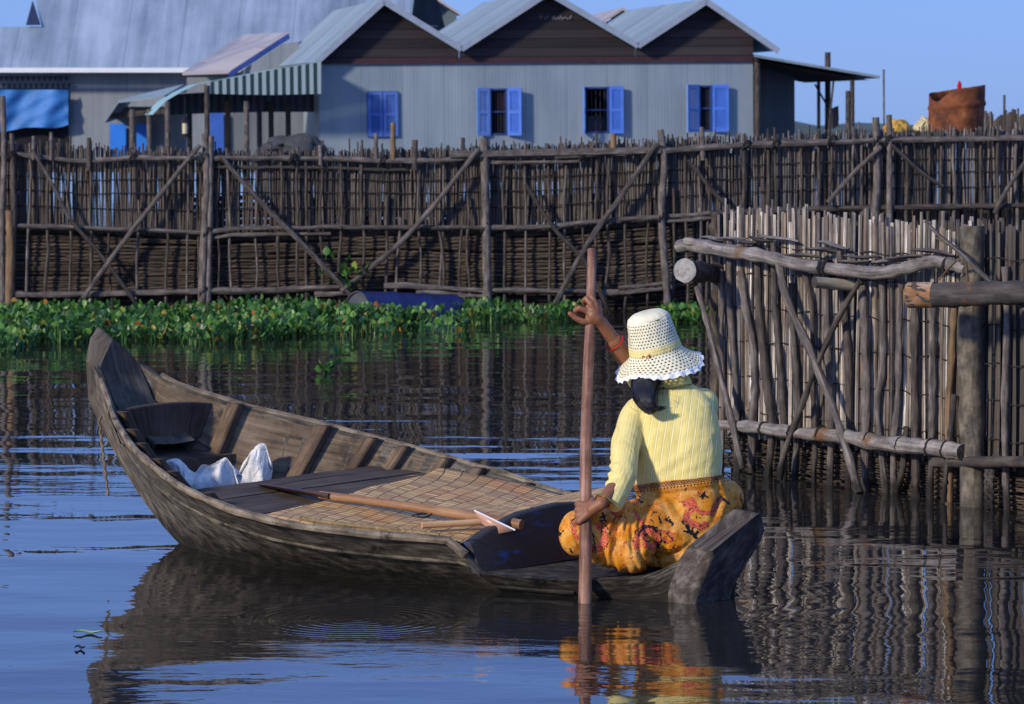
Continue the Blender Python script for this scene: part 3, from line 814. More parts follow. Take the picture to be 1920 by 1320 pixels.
chain(bm, [Pd(1190, 782, 12.25), Pd(1173, 830, 12.16), elS], [.056, .054, .049])
chain(bm, [elS, cuff], [.050, .043])
chain(bm, [Pd(1318, 762, 12.34), elR+Vector((0, 0, 0))], [.058, .048]); chain(bm, [elR, elR.lerp(wrR, .25)], [.048, .040])
me = remesh('shirt', bm, .005, 6, .5)
# cut the left cuff flat, hem, and write the rib stripes and folds as data of the cloth
cd = (cuff-elS).normalized(); nv = len(me.vertices)
stripe = np.zeros(nv); sdt = (Pd(1173, 830, 12.16)-Pd(1190, 782, 12.25))
A1, A2, A3 = Pd(1190, 782, 12.25), elS, cuff
def segd(p, a, b):
    ab = b-a; f = max(0, min(1, (p-a).dot(ab)/ab.dot(ab))); return (p-(a+ab*f)).length, f
bmm = bmesh.new(); bmm.from_mesh(me); bmm.verts.ensure_lookup_table(); bmm.normal_update()
for v_ in bmm.verts:
    p = v_.co
    over = (p-cuff).dot(cd)-.012
    if over > 0 and (p-cuff).length < .09: v_.co = p-cd*over; p = v_.co
    d1, f1 = segd(p, A1, A2); d2, f2 = segd(p, A2, A3); dR, fR = segd(p, Pd(1318, 762, 12.34), elR)
    px, py = px2(p)
    left = (min(d1-.054, d2-.047) < .007 and px < 1206 - max(0, (py-800))*.03 and (d1 < .075 or d2 < .075)) and not (px > 1196 and py < 800)
    if left:
        fl = 1.0
        ax = (A2-A1).normalized() if d1 < d2 else (A3-A2).normalized(); a0 = A1 if d1 < d2 else A2
        rel = (p-a0)-ax*(p-a0).dot(ax); ang = math.atan2(rel.dot(Vector((0, 1, 0))), rel.dot(Vector((1, 0, 0))))
        stripe[v_.index] = ang*.052/.0155
        # crumples on the outside of the elbow
        w_ = math.exp(-((py-885)/26)**2)*max(0, min(1, (1165-px)/20))
        v_.co = p + v_.normal*(.0055*w_*math.sin(py*.42+px*.12) + .0016*noise.noise(p*30))
    else:
        rx = p.x-(-.0)
        # ribs run from the hem up, leaning in at the yoke
        lean = (px-1262)*(1+max(0, (815-py))*.0009) + (py-900)*.10 + 5*math.sin((py-760)*.012)
        stripe[v_.index] = lean/14.2 + 40
        f = 0
        # diagonal drag folds from the waist towards the right shoulder and around the arm seam
        for (x0, y0, x1, y1, w0, a0_) in ((1205, 905, 1330, 815, 10, .005), (1215, 915, 1345, 850, 8, .0035), (1200, 880, 1235, 845, 9, .004), (1300, 860, 1350, 800, 8, .003), (1230, 770, 1330, 790, 13, .002), (1240, 905, 1345, 885, 6, .0025)):
            dx, dy = x1-x0, y1-y0; L2 = dx*dx+dy*dy; ff_ = ((px-x0)*dx+(py-y0)*dy)/L2
            dist = abs((px-x0)*dy-(py-y0)*dx)/math.sqrt(L2); e = math.exp(-(dist/w0)**2)*max(0, 1-abs(ff_-.5)*1.6)
            f += a0_*e
        f += .0022*noise.noise(Vector((p.x*14, p.y*14, p.z*9)))
        # hollow of the spine
        f -= .006*math.exp(-((px-1266)/20)**2)*max(0, min(1, (py-740)/60))
        # seam ditch of the armhole
        v_.co = p + v_.normal*f
bmm.to_mesh(me); bmm.free()
at = me.attributes.new('stripe', 'FLOAT', 'POINT'); at.data.foreach_set('value', stripe.astype(np.float32))
def shirt_mat():
    m, n, b = newmat('yellow_ribbed_knit'); k = NT(n)
    a = k.add('ShaderNodeAttribute'); a.attribute_name = 'stripe'
    fr = k.math('FRACT', a.outputs['Fac']); tri = k.math('ABSOLUTE', k.math('SUBTRACT', fr, .5))
    line = k.math('LESS_THAN', tri, .075); ln2 = k.math('MULTIPLY', k.math('LESS_THAN', tri, .15), k.math('GREATER_THAN', tri, .075))
    nz = k.noise(k.coord('Object'), 11, 4, .6)
    base = k.ramp(nz, [(.3, (.72, .60, .19)), (.7, (.84, .72, .27))])
    c = k.mix(line, base, (.92, .83, .45)); c = k.mix(k.math('MULTIPLY', ln2, .55), c, (.46, .35, .08))
    k.l(c, b.inputs['Base Color']); b.inputs['Roughness'].default_value = .85
    b.inputs['Sheen Weight'].default_value = .15
    kn = k.noise(k.coord('Object', (1, 1, .5)), 420, 2, .5)
    h = k.math('MULTIPLY_ADD', tri, .5, k.math('MULTIPLY', kn, .2))
    big = k.noise(k.coord('Object', (1, 1, .7)), 16, 3, .5, .6)
    k.l(k.bump(h, .003, .8, k.bump(big, .012, .7)), b.inputs['Normal'])
    return m
SHM = shirt_mat()
shirt = mo('top', me, SHM, person)
# collar
g = MB(); rws = []
cc = Pd(1262, 722, 12.295)
for h, r_, dz in ((0, .056, -.012), (1, .052, .024), (2, .058, .028), (3, .070, -.004)):
    rws.append([cc+Vector((r_*1.0*math.cos(a)*1.02, r_*.92*math.sin(a), dz+.018*math.cos(a-.2)*.5+(.008*math.sin(-a)))) for a in [2*math.pi*q/36 for q in range(36)]])
g.grid(rws, closed=True); o = g.build('collar', SHM, person, 80)
sd2 = o.modifiers.new('t', 'SOLIDIFY'); sd2.thickness = .003; ss_ = o.modifiers.new('s', 'SUBSURF'); ss_.levels = 1; ss_.render_levels = 2
ca = o.data.attributes.new('stripe', 'FLOAT', 'POINT'); ca.data.foreach_set('value', [.5+.0*i for i in range(len(o.data.vertices))])
for at_ in ca.data: at_.value = .25

# --- sarong -----------------------------------------------------------
bm = bmesh.new()
def Lr(y, xl, xr, d, ry, tilt=0, rz=-.1): c = Pd((xl+xr)/2, y, d); return ring(c, (xr-xl)/2/6300*d, ry, tilt=tilt, rz=rz)
loft(bm, [Lr(1060, 1205, 1330, 12.20, .12), Lr(1040, 1190, 1350, 12.22, .155), Lr(1000, 1188, 1368, 12.24, .175), Lr(960, 1190, 1372, 12.25, .165, .03), Lr(930, 1190, 1366, 12.24, .140, .08), Lr(908, 1186, 1358, 12.22, .124, .10), Lr(897, 1188, 1356, 12.22, .118, .11), Lr(893, 1192, 1352, 12.22, .113, .11)])
chain(bm, [Pd(1235, 985, 12.16), Pd(1170, 988, 12.10), Pd(1088, 995, 12.04)], [.115, .095, .068])
ell(bm, Pd(1080, 1000, 12.03), (.066, .07, .085))
ell(bm, Pd(1226, 958, 12.13), (.095, .065, .07)); ell(bm, Pd(1255, 1000, 12.10), (.09, .06, .08))
chain(bm, [Pd(1098, 1010, 12.03), Pd(1150, 1040, 12.0), Pd(1188, 1046, 11.98)], [.066, .062, .058])
ell(bm, Pd(1180, 1035, 12.02), (.095, .08, .085))
chain(bm, [Pd(1300, 965, 12.3), Pd(1350, 935, 12.55)], [.12, .085]); ell(bm, Pd(1362, 935, 12.5), (.062, .10, .075))
ell(bm, kneeR, (.075, .085, .075)); chain(bm, [kneeR, ftR, ftR+Vector((-.08, .02, 0))], [.068, .060, .055]); ell(bm, Pd(1235, 1020, 12.36), (.12, .10, .08))
me = remesh('sarong', bm, .0045, 26, .6)
bmm = bmesh.new(); bmm.from_mesh(me); bmm.normal_update()
# folds: pixel polylines that mark creases gathered at knee, lap and hip (depth in metres)
FOLD = [([(1135, 950), (1128, 1000), (1130, 1050), (1150, 1075)], 7, -.013), ([(1150, 948), (1141, 1000), (1140, 1060)], 5, .009), ([(1165, 940), (1155, 985), (1158, 1040), (1175, 1078)], 7, -.010),
        ([(1178, 935), (1165, 975), (1172, 1020), (1200, 1062)], 5, .008), ([(1190, 930), (1160, 960), (1122, 985)], 6, -.009), ([(1120, 1060), (1128, 1030), (1110, 1000)], 5, -.006),
        *[([(1188+6*q_, 925+3*q_), (1165+8*q_-(4-q_)*4, 985), (1128+19*q_, 1040), (1136+20*q_, 1078-3*q_)], 3.6, -.0075) for q_ in range(6)],
        ([(1052, 975), (1075, 1000), (1100, 1050)], 4, -.006), ([(1240, 935), (1262, 985), (1240, 1040)], 6, -.004),
        ([(1185, 1000), (1205, 1040), (1240, 1050), (1275, 1035)], 6, -.006), ([(1190, 985), (1215, 1022), (1250, 1035), (1290, 1015)], 6, .005), ([(1195, 935), (1260, 925), (1340, 915)], 6, -.006),
        ([(1345, 900), (1352, 930), (1340, 965)], 6, -.012), ([(1352, 905), (1362, 935), (1352, 965)], 5, .007), ([(1205, 930), (1190, 960), (1150, 985)], 5, .007), ([(1290, 1020), (1330, 990), (1350, 960)], 7, -.005)]
def pld(px, py, pl):
    best = 1e9
    for i in range(len(pl)-1):
        x0, y0 = pl[i]; x1, y1 = pl[i+1]; dx, dy = x1-x0, y1-y0; f = max(0, min(1, ((px-x0)*dx+(py-y0)*dy)/(dx*dx+dy*dy)))
        best = min(best, math.hypot(px-x0-dx*f, py-y0-dy*f))
    return best
for v_ in bmm.verts:
    p = v_.co; px, py = px2(p)
    if v_.normal.y < .3:
        f = 0
        for pl, w_, a_ in FOLD:
            d = pld(px, py, pl)
            if d < w_*2.5: f += a_*.95*math.exp(-(d/w_)**2)
        f += .003*noise.noise(Vector((p.x*16, p.y*16, p.z*7)))
        v_.co = p+v_.normal*f
    if v_.co.z < .088: v_.co.z = .088
bmm.to_mesh(me); bmm.free()
# batik painted into the cloth
def spiral(cx, cy, r0, r1, a0, a1, n=16, sq=1):
    return [(cx+(r0+(r1-r0)*i/n)*math.cos(R(a0+(a1-a0)*i/n)), cy+sq*(r0+(r1-r0)*i/n)*math.sin(R(a0+(a1-a0)*i/n))) for i in range(n+1)]
RED = [(spiral(1218, 1012, 26, 10, 150, 520), 6.5), (spiral(1222, 1005, 14, 9, 200, 340), 8), (spiral(1110, 1012, 30, 14, -70, 110), 6.5), (spiral(1100, 985, 30, 20, 120, 215), 4),
       ([(1285, 945), (1298, 940), (1302, 950), (1290, 962), (1286, 972), (1298, 982), (1315, 988), (1322, 984)], 7), ([(1300, 950), (1318, 962), (1335, 962), (1342, 948), (1350, 935)], 5), ([(1190, 958), (1200, 975), (1208, 990)], 4),
       (spiral(1092, 985, 16, 12, 180, 330), 3), ([(1150, 962), (1160, 968)], 4), (spiral(1252, 1008, 9, 7, 0, 160), 3), ([(1240, 995), (1262, 1002)], 3), ([(1190, 945), (1197, 938)], 2.5)]
BLK = [(spiral(1218, 1012, 34, 20, 130, 420), 1.5), (spiral(1218, 1005, 20, 15, 180, 330), 3.2), (spiral(1214, 1010, 5, 9, 0, 280), 1.6), (spiral(1240, 1022, 6, 9, 90, 330), 2), (spiral(1112, 1012, 38, 22, -75, 100), 1.5),
       ([(1320, 925), (1316, 935)], 3), ([(1308, 922), (1316, 929), (1328, 932)], 2.2), ([(1307, 932), (1316, 929), (1322, 922)], 1.8), ([(1285, 985), (1296, 998), (1304, 1008)], 4.2), ([(1282, 996), (1292, 998)], 2.5), ([(1290, 986), (1294, 996)], 2.5), ([(1299, 990), (1300, 1000)], 2.4), ([(1310, 997), (1302, 1004)], 3),
       (spiral(1230, 970, 10, 10, 120, 330), 1.6), ([(1235, 968), (1240, 980), (1236, 978)], 2.6), ([(1248, 973), (1262, 982)], 3), ([(1255, 970), (1260, 986)], 1.6), ([(1196, 935), (1204, 943), (1206, 940)], 2.6), ([(1200, 930), (1198, 940)], 1.6), (spiral(1092, 985, 22, 18, 170, 300), 1.4), ([(1046, 1005), (1054, 998), (1058, 992)], 1.6), ([(1048, 996), (1052, 1008)], 1.5),
       ([(1330, 960), (1345, 955), (1346, 935), (1352, 930)], 1.5), (spiral(1310, 965, 8, 5, 0, 220), 1.6), ([(1280, 978), (1283, 982)], 2.5), ([(1125, 970), (1135, 966)], 3.2), ([(1130, 962), (1134, 974)], 2), ([(1122, 975), (1140, 978)], 1.6), (spiral(1160, 985, 12, 20, 200, 320), 1.3), ([(1112, 1000), (1116, 1030)], 2.4), ([(1070, 1030), (1073, 1036)], 2.5), (spiral(1255, 1020, 10, 12, 0, 150), 1.5), ([(1355, 935), (1368, 945)], 3), ([(1388, 925), (1390, 940), (1394, 948)], 1.5), ([(1250, 1000), (1262, 1012)], 2)]
nv = len(me.vertices); red = np.zeros(nv); blk_ = np.zeros(nv); band = np.zeros(nv); bandx = np.zeros(nv)
for i, v_ in enumerate(me.vertices):
    p = v_.co; px = 960+p.x*512; py = 230+(1.7-p.z)*517.5
    px, py = px2(p)
    wx = px+2.2*noise.noise(Vector((px*.11, py*.11, 0))); wy = py+2.2*noise.noise(Vector((px*.11, py*.11, 7)))
    wx += 2.6*noise.noise(Vector((px*.30, py*.30, 3))); wy += 2.6*noise.noise(Vector((px*.30, py*.30, 11)))
    red[i] = max([max(-1, (w_*.9-pld(wx, wy, pl))/2.2) for pl, w_ in RED])
    blk_[i] = max([max(-1, (w_*.72-pld(wx, wy, pl))/1.6) for pl, w_ in BLK])
    tline = 911-(px-1195)*.125
    band[i] = py-tline; bandx[i] = px
for nm, arr in (('red', red), ('black', blk_), ('band', band), ('bandx', bandx)):
    a = me.attributes.new(nm, 'FLOAT', 'POINT'); a.data.foreach_set('value', arr.astype(np.float32))
def sarong_mat():
    m, n, b = newmat('orange_batik'); k = NT(n)
    def A(nm):
        a = k.add('ShaderNodeAttribute'); a.attribute_name = nm; return a.outputs['Fac']
    v = k.coord('Object')
    base = k.ramp(k.noise(v, 9, 4, .6), [(.3, (.44, .135, .004)), (.55, (.66, .24, .007)), (.75, (.82, .37, .018))])
    # fine pale and gold flecks
    vo = k.add('ShaderNodeTexVoronoi'); vo.inputs['Scale'].default_value = 190; vo.feature = 'DISTANCE_TO_EDGE'
    dv = k.add('ShaderNodeVectorMath', operation='ADD'); k.l(v, dv.inputs[0])
    nn = k.add('ShaderNodeTexNoise'); nn.inputs['Scale'].default_value = 60; k.l(v, nn.inputs[0])
    sc_ = k.add('ShaderNodeVectorMath', operation='SCALE'); k.l(nn.outputs[1], sc_.inputs[0]); sc_.inputs['Scale'].default_value = .012; k.l(sc_.outputs[0], dv.inputs[1])
    k.l(dv.outputs[0], vo.inputs[0])
    fl = k.math('LESS_THAN', vo.outputs['Distance'], .10)
    msk = k.ramp(k.noise(v, 24, 3, .6), [(.46, (0, 0, 0)), (.54, (1, 1, 1))])
    fleck = k.math('MULTIPLY', fl, msk)
    c = k.mix(k.math('MULTIPLY', fleck, .55), base, (.85, .58, .22))
    sp_ = k.math('MULTIPLY', k.math('GREATER_THAN', k.noise(dv.outputs[0], 62, 3, .6), .60), k.math('GREATER_THAN', k.noise(v, 11, 2, .5), .47))
    c = k.mix(k.math('MULTIPLY', sp_, .75), c, (.50, .06, .012))
    r = k.math('GREATER_THAN', A('red'), 0.0)
    rim = k.math('MULTIPLY', k.math('GREATER_THAN', A('red'), -.45), k.math('SUBTRACT', 1, r))
    c = k.mix(k.math('MULTIPLY', rim, .35), c, (.06, .02, .012))
    rc = k.mix(k.math('MULTIPLY', fl, .42), (.62, .030, .018), (.85, .40, .22))
    rc = k.mix(k.math('MULTIPLY', k.math('GREATER_THAN', k.noise(v, 150, 2, .5), .56), .8), rc, (.05, .015, .015))
    c = k.mix(k.math('MULTIPLY', r, .92), c, rc)
    c = k.mix(k.math('GREATER_THAN', A('black'), 0.0), c, (.012, .012, .016))
    # small scattered dark leaves and curls
    vs = k.add('ShaderNodeTexVoronoi'); vs.inputs['Scale'].default_value = 34; k.l(dv.outputs[0], vs.inputs[0]); cs = k.math('LESS_THAN', k.math('ABSOLUTE', k.math('SUBTRACT', vs.outputs['Distance'], .20)), .045)
    pk_ = k.math('GREATER_THAN', k.noise(v, 30, 2, .5), .56); c = k.mix(k.math('MULTIPLY', k.math('MULTIPLY', cs, pk_), .8), c, (.10, .025, .01))
    # chain border along the waist
    bd = A('band'); bx = A('bandx')
    s_ = k.math('SINE', k.math('MULTIPLY', bx, .62)); off = k.math('MULTIPLY', s_, 2.4)
    q = k.math('ABSOLUTE', k.math('SUBTRACT', k.math('ADD', bd, off), 2.5)); q2 = k.math('ABSOLUTE', k.math('SUBTRACT', k.math('SUBTRACT', bd, off), 2.5))
    ln = k.math('MAXIMUM', k.math('LESS_THAN', q, 1.25), k.math('LESS_THAN', q2, 1.25))
    dt = k.math('MULTIPLY', k.math('LESS_THAN', k.math('ABSOLUTE', k.math('SUBTRACT', bd, 11)), 1.5), k.math('GREATER_THAN', k.math('SINE', k.math('MULTIPLY', bx, 1.0)), .1))
    l2 = k.math('LESS_THAN', k.math('ABSOLUTE', k.math('SUBTRACT', bd, 7.2)), .7)
    msk2 = k.math('MAXIMUM', k.math('MAXIMUM', ln, dt), l2)
    c = k.mix(msk2, c, (.015, .012, .014))
    k.l(c, b.inputs['Base Color']); b.inputs['Roughness'].default_value = .55; b.inputs['Specular IOR Level'].default_value = .35
    wr = k.noise(k.coord('Object', (1, 1, .6)), 22, 4, .55, .8)
    k.l(k.bump(k.noise(v, 300, 2, .5), .001, .5, k.bump(wr, .006, .8)), b.inputs['Normal'])
    return m
sarong = mo('sarong', me, sarong_mat(), person)

# --- hair -------------------------------------------------------------
hm, n_, b_ = newmat('black_hair'); k = NT(n_)
g_ = k.noise(k.coord('UV', (900, 8, 1)), 1, 3, .6); k.l(k.ramp(g_, [(.35, (.003, .003, .005)), (.7, (.018, .016, .02))]), b_.inputs['Base Color'])
b_.inputs['Roughness'].default_value = .38; k.l(k.bump(g_, .003, 1), b_.inputs['Normal'])
g = MB(); hr = random.Random(11)
core = through([Pd(1218, 700, 12.33), Pd(1212, 714, 12.26), Pd(1208, 736, 12.17), Pd(1212, 756, 12.125), Pd(1221, 769, 12.11), Pd(1233, 765, 12.105)], 16)
g.tube(core, [float(np.interp(i/15, [0, .2, .45, .7, .85, 1], [.030, .050, .040, .026, .015, .004])) for i in range(16)], 16)
for i in range(420):
    a = hr.uniform(0, 6.283); q = hr.uniform(.6, 1.08)
    L = hr.choice([1, 1, .95, .9, .8, .7]); pts = []
    m_ = 14
    for j in range(m_):
        f = j/(m_-1)*L; c = core[min(15, int(f*15))].lerp(core[min(15, int(f*15)+1)], f*15-int(f*15))
        r_ = float(np.interp(f, [0, .2, .45, .7, .85, 1], [.030, .052, .043, .029, .018, .009]))*q
        tw = a+f*.5
        pts.append(c+Vector((math.cos(tw)*r_+(.016*f*f*math.sin(i*1.7)), math.sin(tw)*r_*.85, .004*math.sin(i*2.3)*f)) + (Vector((.016, 0, .004))*max(0, f-.75)*4*hr.random()))
    g.tube(pts, [.0021*(1-.7*j/(m_-1)) for j in range(m_)], 4, cap=False)
# cap of hair over the back of the head down to the nape
bm = bmesh.new(); ell(bm, headC+Vector((0, .0, .010)), (.074, .083, .092)); ell(bm, headC+Vector((0, -.030, -.050)), (.060, .045, .045)); ell(bm, headC+Vector((.025, -.01, -.045)), (.052, .055, .05))
cutp = headC+fwd*.028
for v_ in bm.verts:
    d = (v_.co-cutp).dot(fwd)
    if d > 0: v_.co -= fwd*d
base = len(g.v); g.v.extend(v_.co.copy() for v_ in bm.verts); bm.verts.index_update()
for f in bm.faces: g.face(tuple(base+v_.index for v_ in f.verts), [(v_.co.x, v_.co.z) for v_ in f.verts])
bm.free()
for (x0, y0, x1, y1) in ((1238, 722, 1244, 752), (1236, 735, 1243, 741), (1228, 760, 1236, 750), (1284, 700, 1286, 716), (1185, 735, 1180, 722)):
    a, b2 = Pd(x0, y0, 12.14), Pd(x1, y1, 12.12); g.tube(crook(a, b2, 6, .006), [.0012]*6, 4, cap=False)
g.build('hair', hm, person, 80)
# eyes
for s in (-1, 1):
    bm = bmesh.new(); ell(bm, headC+fwd*.077+sd_*s*.030+Vector((0, 0, .008)), (.012, .010, .008)); me = bpy.data.meshes.new('eye'); bm.to_mesh(me); bm.free()
    mo('eye', me, plain('eye', (.05, .03, .02), .2, .1), person)

# --- hat --------------------------------------------------------------
g = MB()
hc = Pd(1228, 653, 12.318)
tiltM = Matrix.Rotation(R(-13), 3, 'Y') @ Matrix.Rotation(R(8), 3, 'X')
prof = [(0.0, .148), (.030, .147), (.058, .141), (.075, .128), (.0835, .108), (.087, .085), (.090, .06), (.0935, .035), (.0985, .012), (.100, 0), (.101, -.012), (.110, -.026), (.122, -.042), (.135, -.056), (.149, -.070), (.159, -.080)]
prof = [(r_, z_ if z_ > -.012 else -.012+(z_+.012)*.80) for r_, z_ in prof]
prof2 = []
for i in range(len(prof)-1):
    for j in range(3): f = j/3; prof2.append(tuple(prof[i][q]*(1-f)+prof[i+1][q]*f for q in (0, 1)))
prof2.append(prof[-1])
for e in ((.163, -.0725), (.167, -.077), (.170, -.081)): prof2.append(e)
NS = 168; rws = []; vv = [0]
for i in range(1, len(prof2)): vv.append(vv[-1]+math.hypot(prof2[i][0]-prof2[i-1][0], prof2[i][1]-prof2[i-1][1]))
for i, (r_, z_) in enumerate(prof2):
    row = []
    br = max(0, (r_-.105)/.06) if z_ < 0 else 0; edge = max(0, min(1, (r_-.157)/.012)) if z_ < -.03 else 0
    for q in range(NS):
        a = 2*math.pi*q/NS
        wv = .011*br*br*math.sin(3*a+1.1)+.006*br*math.sin(5*a+.4)
        rf = edge*(.0035*math.sin(26*a+1.5*math.sin(3*a))+.0015*math.sin(47*a)); 
        rr_ = r_*(1+.02*math.sin(2*a+.6)) + edge*.004*math.sin(22*a+1.3)
        dent = .004*noise.noise(Vector((math.cos(a)*3, math.sin(a)*3, z_*20)))
        dz = -.012*math.sin(a*1.0+2.2)*br
        row.append(hc+tiltM @ Vector(((rr_+dent)*math.cos(a), (rr_+dent)*math.sin(a), z_+wv+rf+dz)))
    rws.append([hc+(p_-hc)*.965 for p_ in row])
g.grid(rws, closed=True, uvs=lambda i, j: (j/NS, vv[i]))
VTOT = vv[-1]
def hat_mat(holes=True):
    m, n, b = newmat('cream_crochet'); k = NT(n)
    uv = k.coord('UV'); sx = k.add('ShaderNodeSeparateXYZ'); k.l(uv, sx.inputs[0])
    NC = 46; RH = .0118
    vrow = k.math('DIVIDE', sx.outputs[1], RH); row = k.math('FLOOR', vrow); odd = k.math('MULTIPLY', k.math('MODULO', row, 2), .5)
    fu = k.math('FRACT', k.math('ADD', k.math('MULTIPLY', sx.outputs[0], NC), odd)); fv = k.math('FRACT', vrow)
    du = k.math('SUBTRACT', fu, .5); dv = k.math('SUBTRACT', fv, .5)
    d = k.math('SQRT', k.math('ADD', k.math('MULTIPLY', k.math('MULTIPLY', du, du), 1.0), k.math('MULTIPLY', k.math('MULTIPLY', dv, dv), 1.2)))
    nz = k.noise(k.coord('Object'), 70, 2, .5)
    dd = k.math('ADD', d, k.math('MULTIPLY', k.math('SUBTRACT', nz, .5), .25))
    hole = k.math('LESS_THAN', dd, .245)
    # closed knit at the crown top, the band and the frill
    z1 = k.math('GREATER_THAN', sx.outputs[1], .098); bandm = k.math('SUBTRACT', 1, k.math('MULTIPLY', k.math('GREATER_THAN', sx.outputs[1], .190), k.math('LESS_THAN', sx.outputs[1], .218)))
    fr = k.math('LESS_THAN', sx.outputs[1], VTOT-.020)
    hole = k.math('MULTIPLY', k.math('MULTIPLY', hole, z1), k.math('MULTIPLY', bandm, fr))
    base = k.ramp(k.noise(k.coord('Object'), 12, 3, .6), [(.3, (.78, .72, .48)), (.7, (.88, .85, .66))])
    base = k.mix(k.math('SUBTRACT', 1, bandm), base, (.80, .70, .30))
    base = k.mix(k.math('SUBTRACT', 1, fr), base, (.86, .86, .82))
    k.l(base, b.inputs['Base Color']); b.inputs['Roughness'].default_value = .85
    wv = k.math('SINE', k.math('MULTIPLY', sx.outputs[0], 6.283*NC*2)); h = k.math('ADD', k.math('MULTIPLY', dd, .9), k.math('MULTIPLY', wv, .10))
    k.l(k.bump(h, .003, .8), b.inputs['Normal'])
    tr_ = k.add('ShaderNodeBsdfTransparent'); ms = k.add('ShaderNodeMixShader'); k.l(hole, ms.inputs[0]); k.l(b.outputs[0], ms.inputs[1]); k.l(tr_.outputs[0], ms.inputs[2])
    k.l(ms.outputs[0], n.nodes['Material Output'].inputs['Surface'])
    return m
hat = g.build('hat', hat_mat(), person, 80); hat['label'] = 'cream crocheted bucket hat with frilled brim'
# dark inner shell added so that the holes read dark: the hair cap fills the crown; small bow on the band
bw = MB(); bc = hc+tiltM @ Vector((-.042, -.096, -.004))
for s in (-1, 1):
    bw.grid([[bc+Vector((s*.002, -.003, .002)), bc+Vector((s*.013, -.006, .011+.004*s)), bc+Vector((s*.015, -.005, -.001+.004*s))], [bc+Vector((s*.002, -.003, -.003)), bc+Vector((s*.010, -.008, .002)), bc+Vector((s*.012, -.005, -.008))]])
bw.build('bow', plain('orange_bow', (.38, .09, .02), .6), hat)
lin = MB(); rws = []
for (r_, z_) in ((0.0, .138), (.05, .134), (.074, .115), (.080, .08), (.085, .04), (.090, .0)):
    rws.append([hc+tiltM @ Vector((r_*math.cos(2*math.pi*q/48), r_*math.sin(2*math.pi*q/48), z_)) for q in range(48)])
lin.grid(rws, closed=True); lin.build('hat_dark_shell', plain('hat_dark_shell', (.10, .085, .05), .9), hat, 80)

# --- bracelet and red string -----------------------------------------
def hoop(c, axis, r, th, n=30, sq=1.0):
    axis = Vector(axis).normalized(); x = axis.cross(Vector((0, 0, 1))).normalized(); y = axis.cross(x)
    return [Vector(c)+(x*math.cos(2*math.pi*i/n)*r*sq+y*math.sin(2*math.pi*i/n)*r) for i in range(n+1)]
g = MB(); c = wrL.lerp(elL, .10); g.tube(hoop(c+Vector((0, -.002, 0)), elL-wrL, .0295, 0), .0042, 8)
gold, n_, b_ = newmat('gold_bangle'); b_.inputs['Base Color'].default_value = (.62, .40, .12, 1); b_.inputs['Metallic'].default_value = 1; b_.inputs['Roughness'].default_value = .3
g.build('bracelet', gold, person)
g = MB(); c = Pd(1165, 655, wrR.lerp(elR, .35).y); t_ = ((c.x-wrR.x)/(elR.x-wrR.x)); c = wrR.lerp(elR, .33)
g.tube(hoop(c, (elR-wrR)+Vector((0, 0, .05)), .0375, 0), .0024, 6); g.build('red_string', plain('red_string', (.5, .01, .01), .6), person)

# --- the pole ---------------------------------------------------------
n = 40; g = MB(); lo = pole_at(-.35)
pts = [lo.lerp(PT, i/(n-1)) + Vector((.004*math.sin(i*.21), 0, 0)) for i in range(n)]
g.tube(pts, [float(np.interp(i/(n-1), [0, .25, .5, 1], [.0235, .0235, .0215, .0168]))*(1+.02*noise.noise(Vector((i*.4, 0, 0)))) for i in range(n)], 16)
o = g.build('punting_pole', wood('pole_brown', (.035, .015, .010), (.15, .072, .046), (.34, .20, .14), 75, 4, 6, .002, rough=.5), None)
tag(o, 'tall brown wooden punting pole held upright by the person and dipping into the water', 'pole'); rebase(o, PB)
# ------------------------------------------------------------------ near reed fence on the right
NA = Wz(1352, 878); NBp = Wz(1862, 950)          # waterline ends
ND = Vector((NBp.x-NA.x, NBp.y-NA.y, 0)).normalized(); NN = Vector((ND.y, -ND.x, 0))      # NN points to the camera side
if NN.y > 0: NN = -NN
def nf(x, y, off=0): return Pl(x, y, NA+NN*off, NN)
def na(s, z, off=0): return NA+ND*s+NN*off+Vector((0, 0, z))
nfence = thing('reed_fence', 'tall grey reed fence with lashed crooked logs standing in the water at the right', 'fence', na(1, 0))
rr = random.Random(21)
def ztop(s): return nf(1345, 398).z + .0*s + .012*math.sin(s*3)
L1 = (nf(1822, 600)-na(0, 0)).dot(ND); 
def _r(): pass
def reeds(name, s0, s1, z0, off, step, mat, rad=(.0045, .0090), zt=None, jit=.03):
    g = MB(); s = s0
    while s < s1:
        r = rr.uniform(*rad); zt_ = (zt or ztop)(s)+rr.gauss(0, jit*.7)
        if rr.random() < .06: zt_ += rr.uniform(.02, .06)
        if rr.random() < .06: zt_ -= rr.uniform(.03, .12)
        lean = rr.gauss(0, .012); q = []
        o_ = off+rr.uniform(-.012, .012); zb = z0-rr.uniform(0, .04)
        for i in range(6):
            f = i/5; q.append(na(s+lean*f+.004*math.sin(f*5+s*9), zb+(zt_-zb)*f, o_))
        rad_ = [r*(1+.12*(i % 2)) for i in range(6)]
        g.tube(q, rad_, 5)
        s += step*rr.uniform(.65, 1.35)
    return g.build(name, mat, nfence, 60)
zr = nf(1600, 830).z-.02
L2 = L1+1.5
o = reeds('reed_screen', .0, L1, .20, 0, .0125, M['reed']); 
reeds('reed_screen', .0, L1, .19, -.035, .019, M['reed_back'], zt=lambda s: ztop(s)-.03)
reeds('reed_screen', L1+.02, L2, .19, -.035, .016, M['reed_back'], zt=lambda s: ztop(s)-.05)
reeds('reed_screen', L1+.02, L2, .20, 0, .019, M['reed_back'], zt=lambda s: ztop(s)+.0)
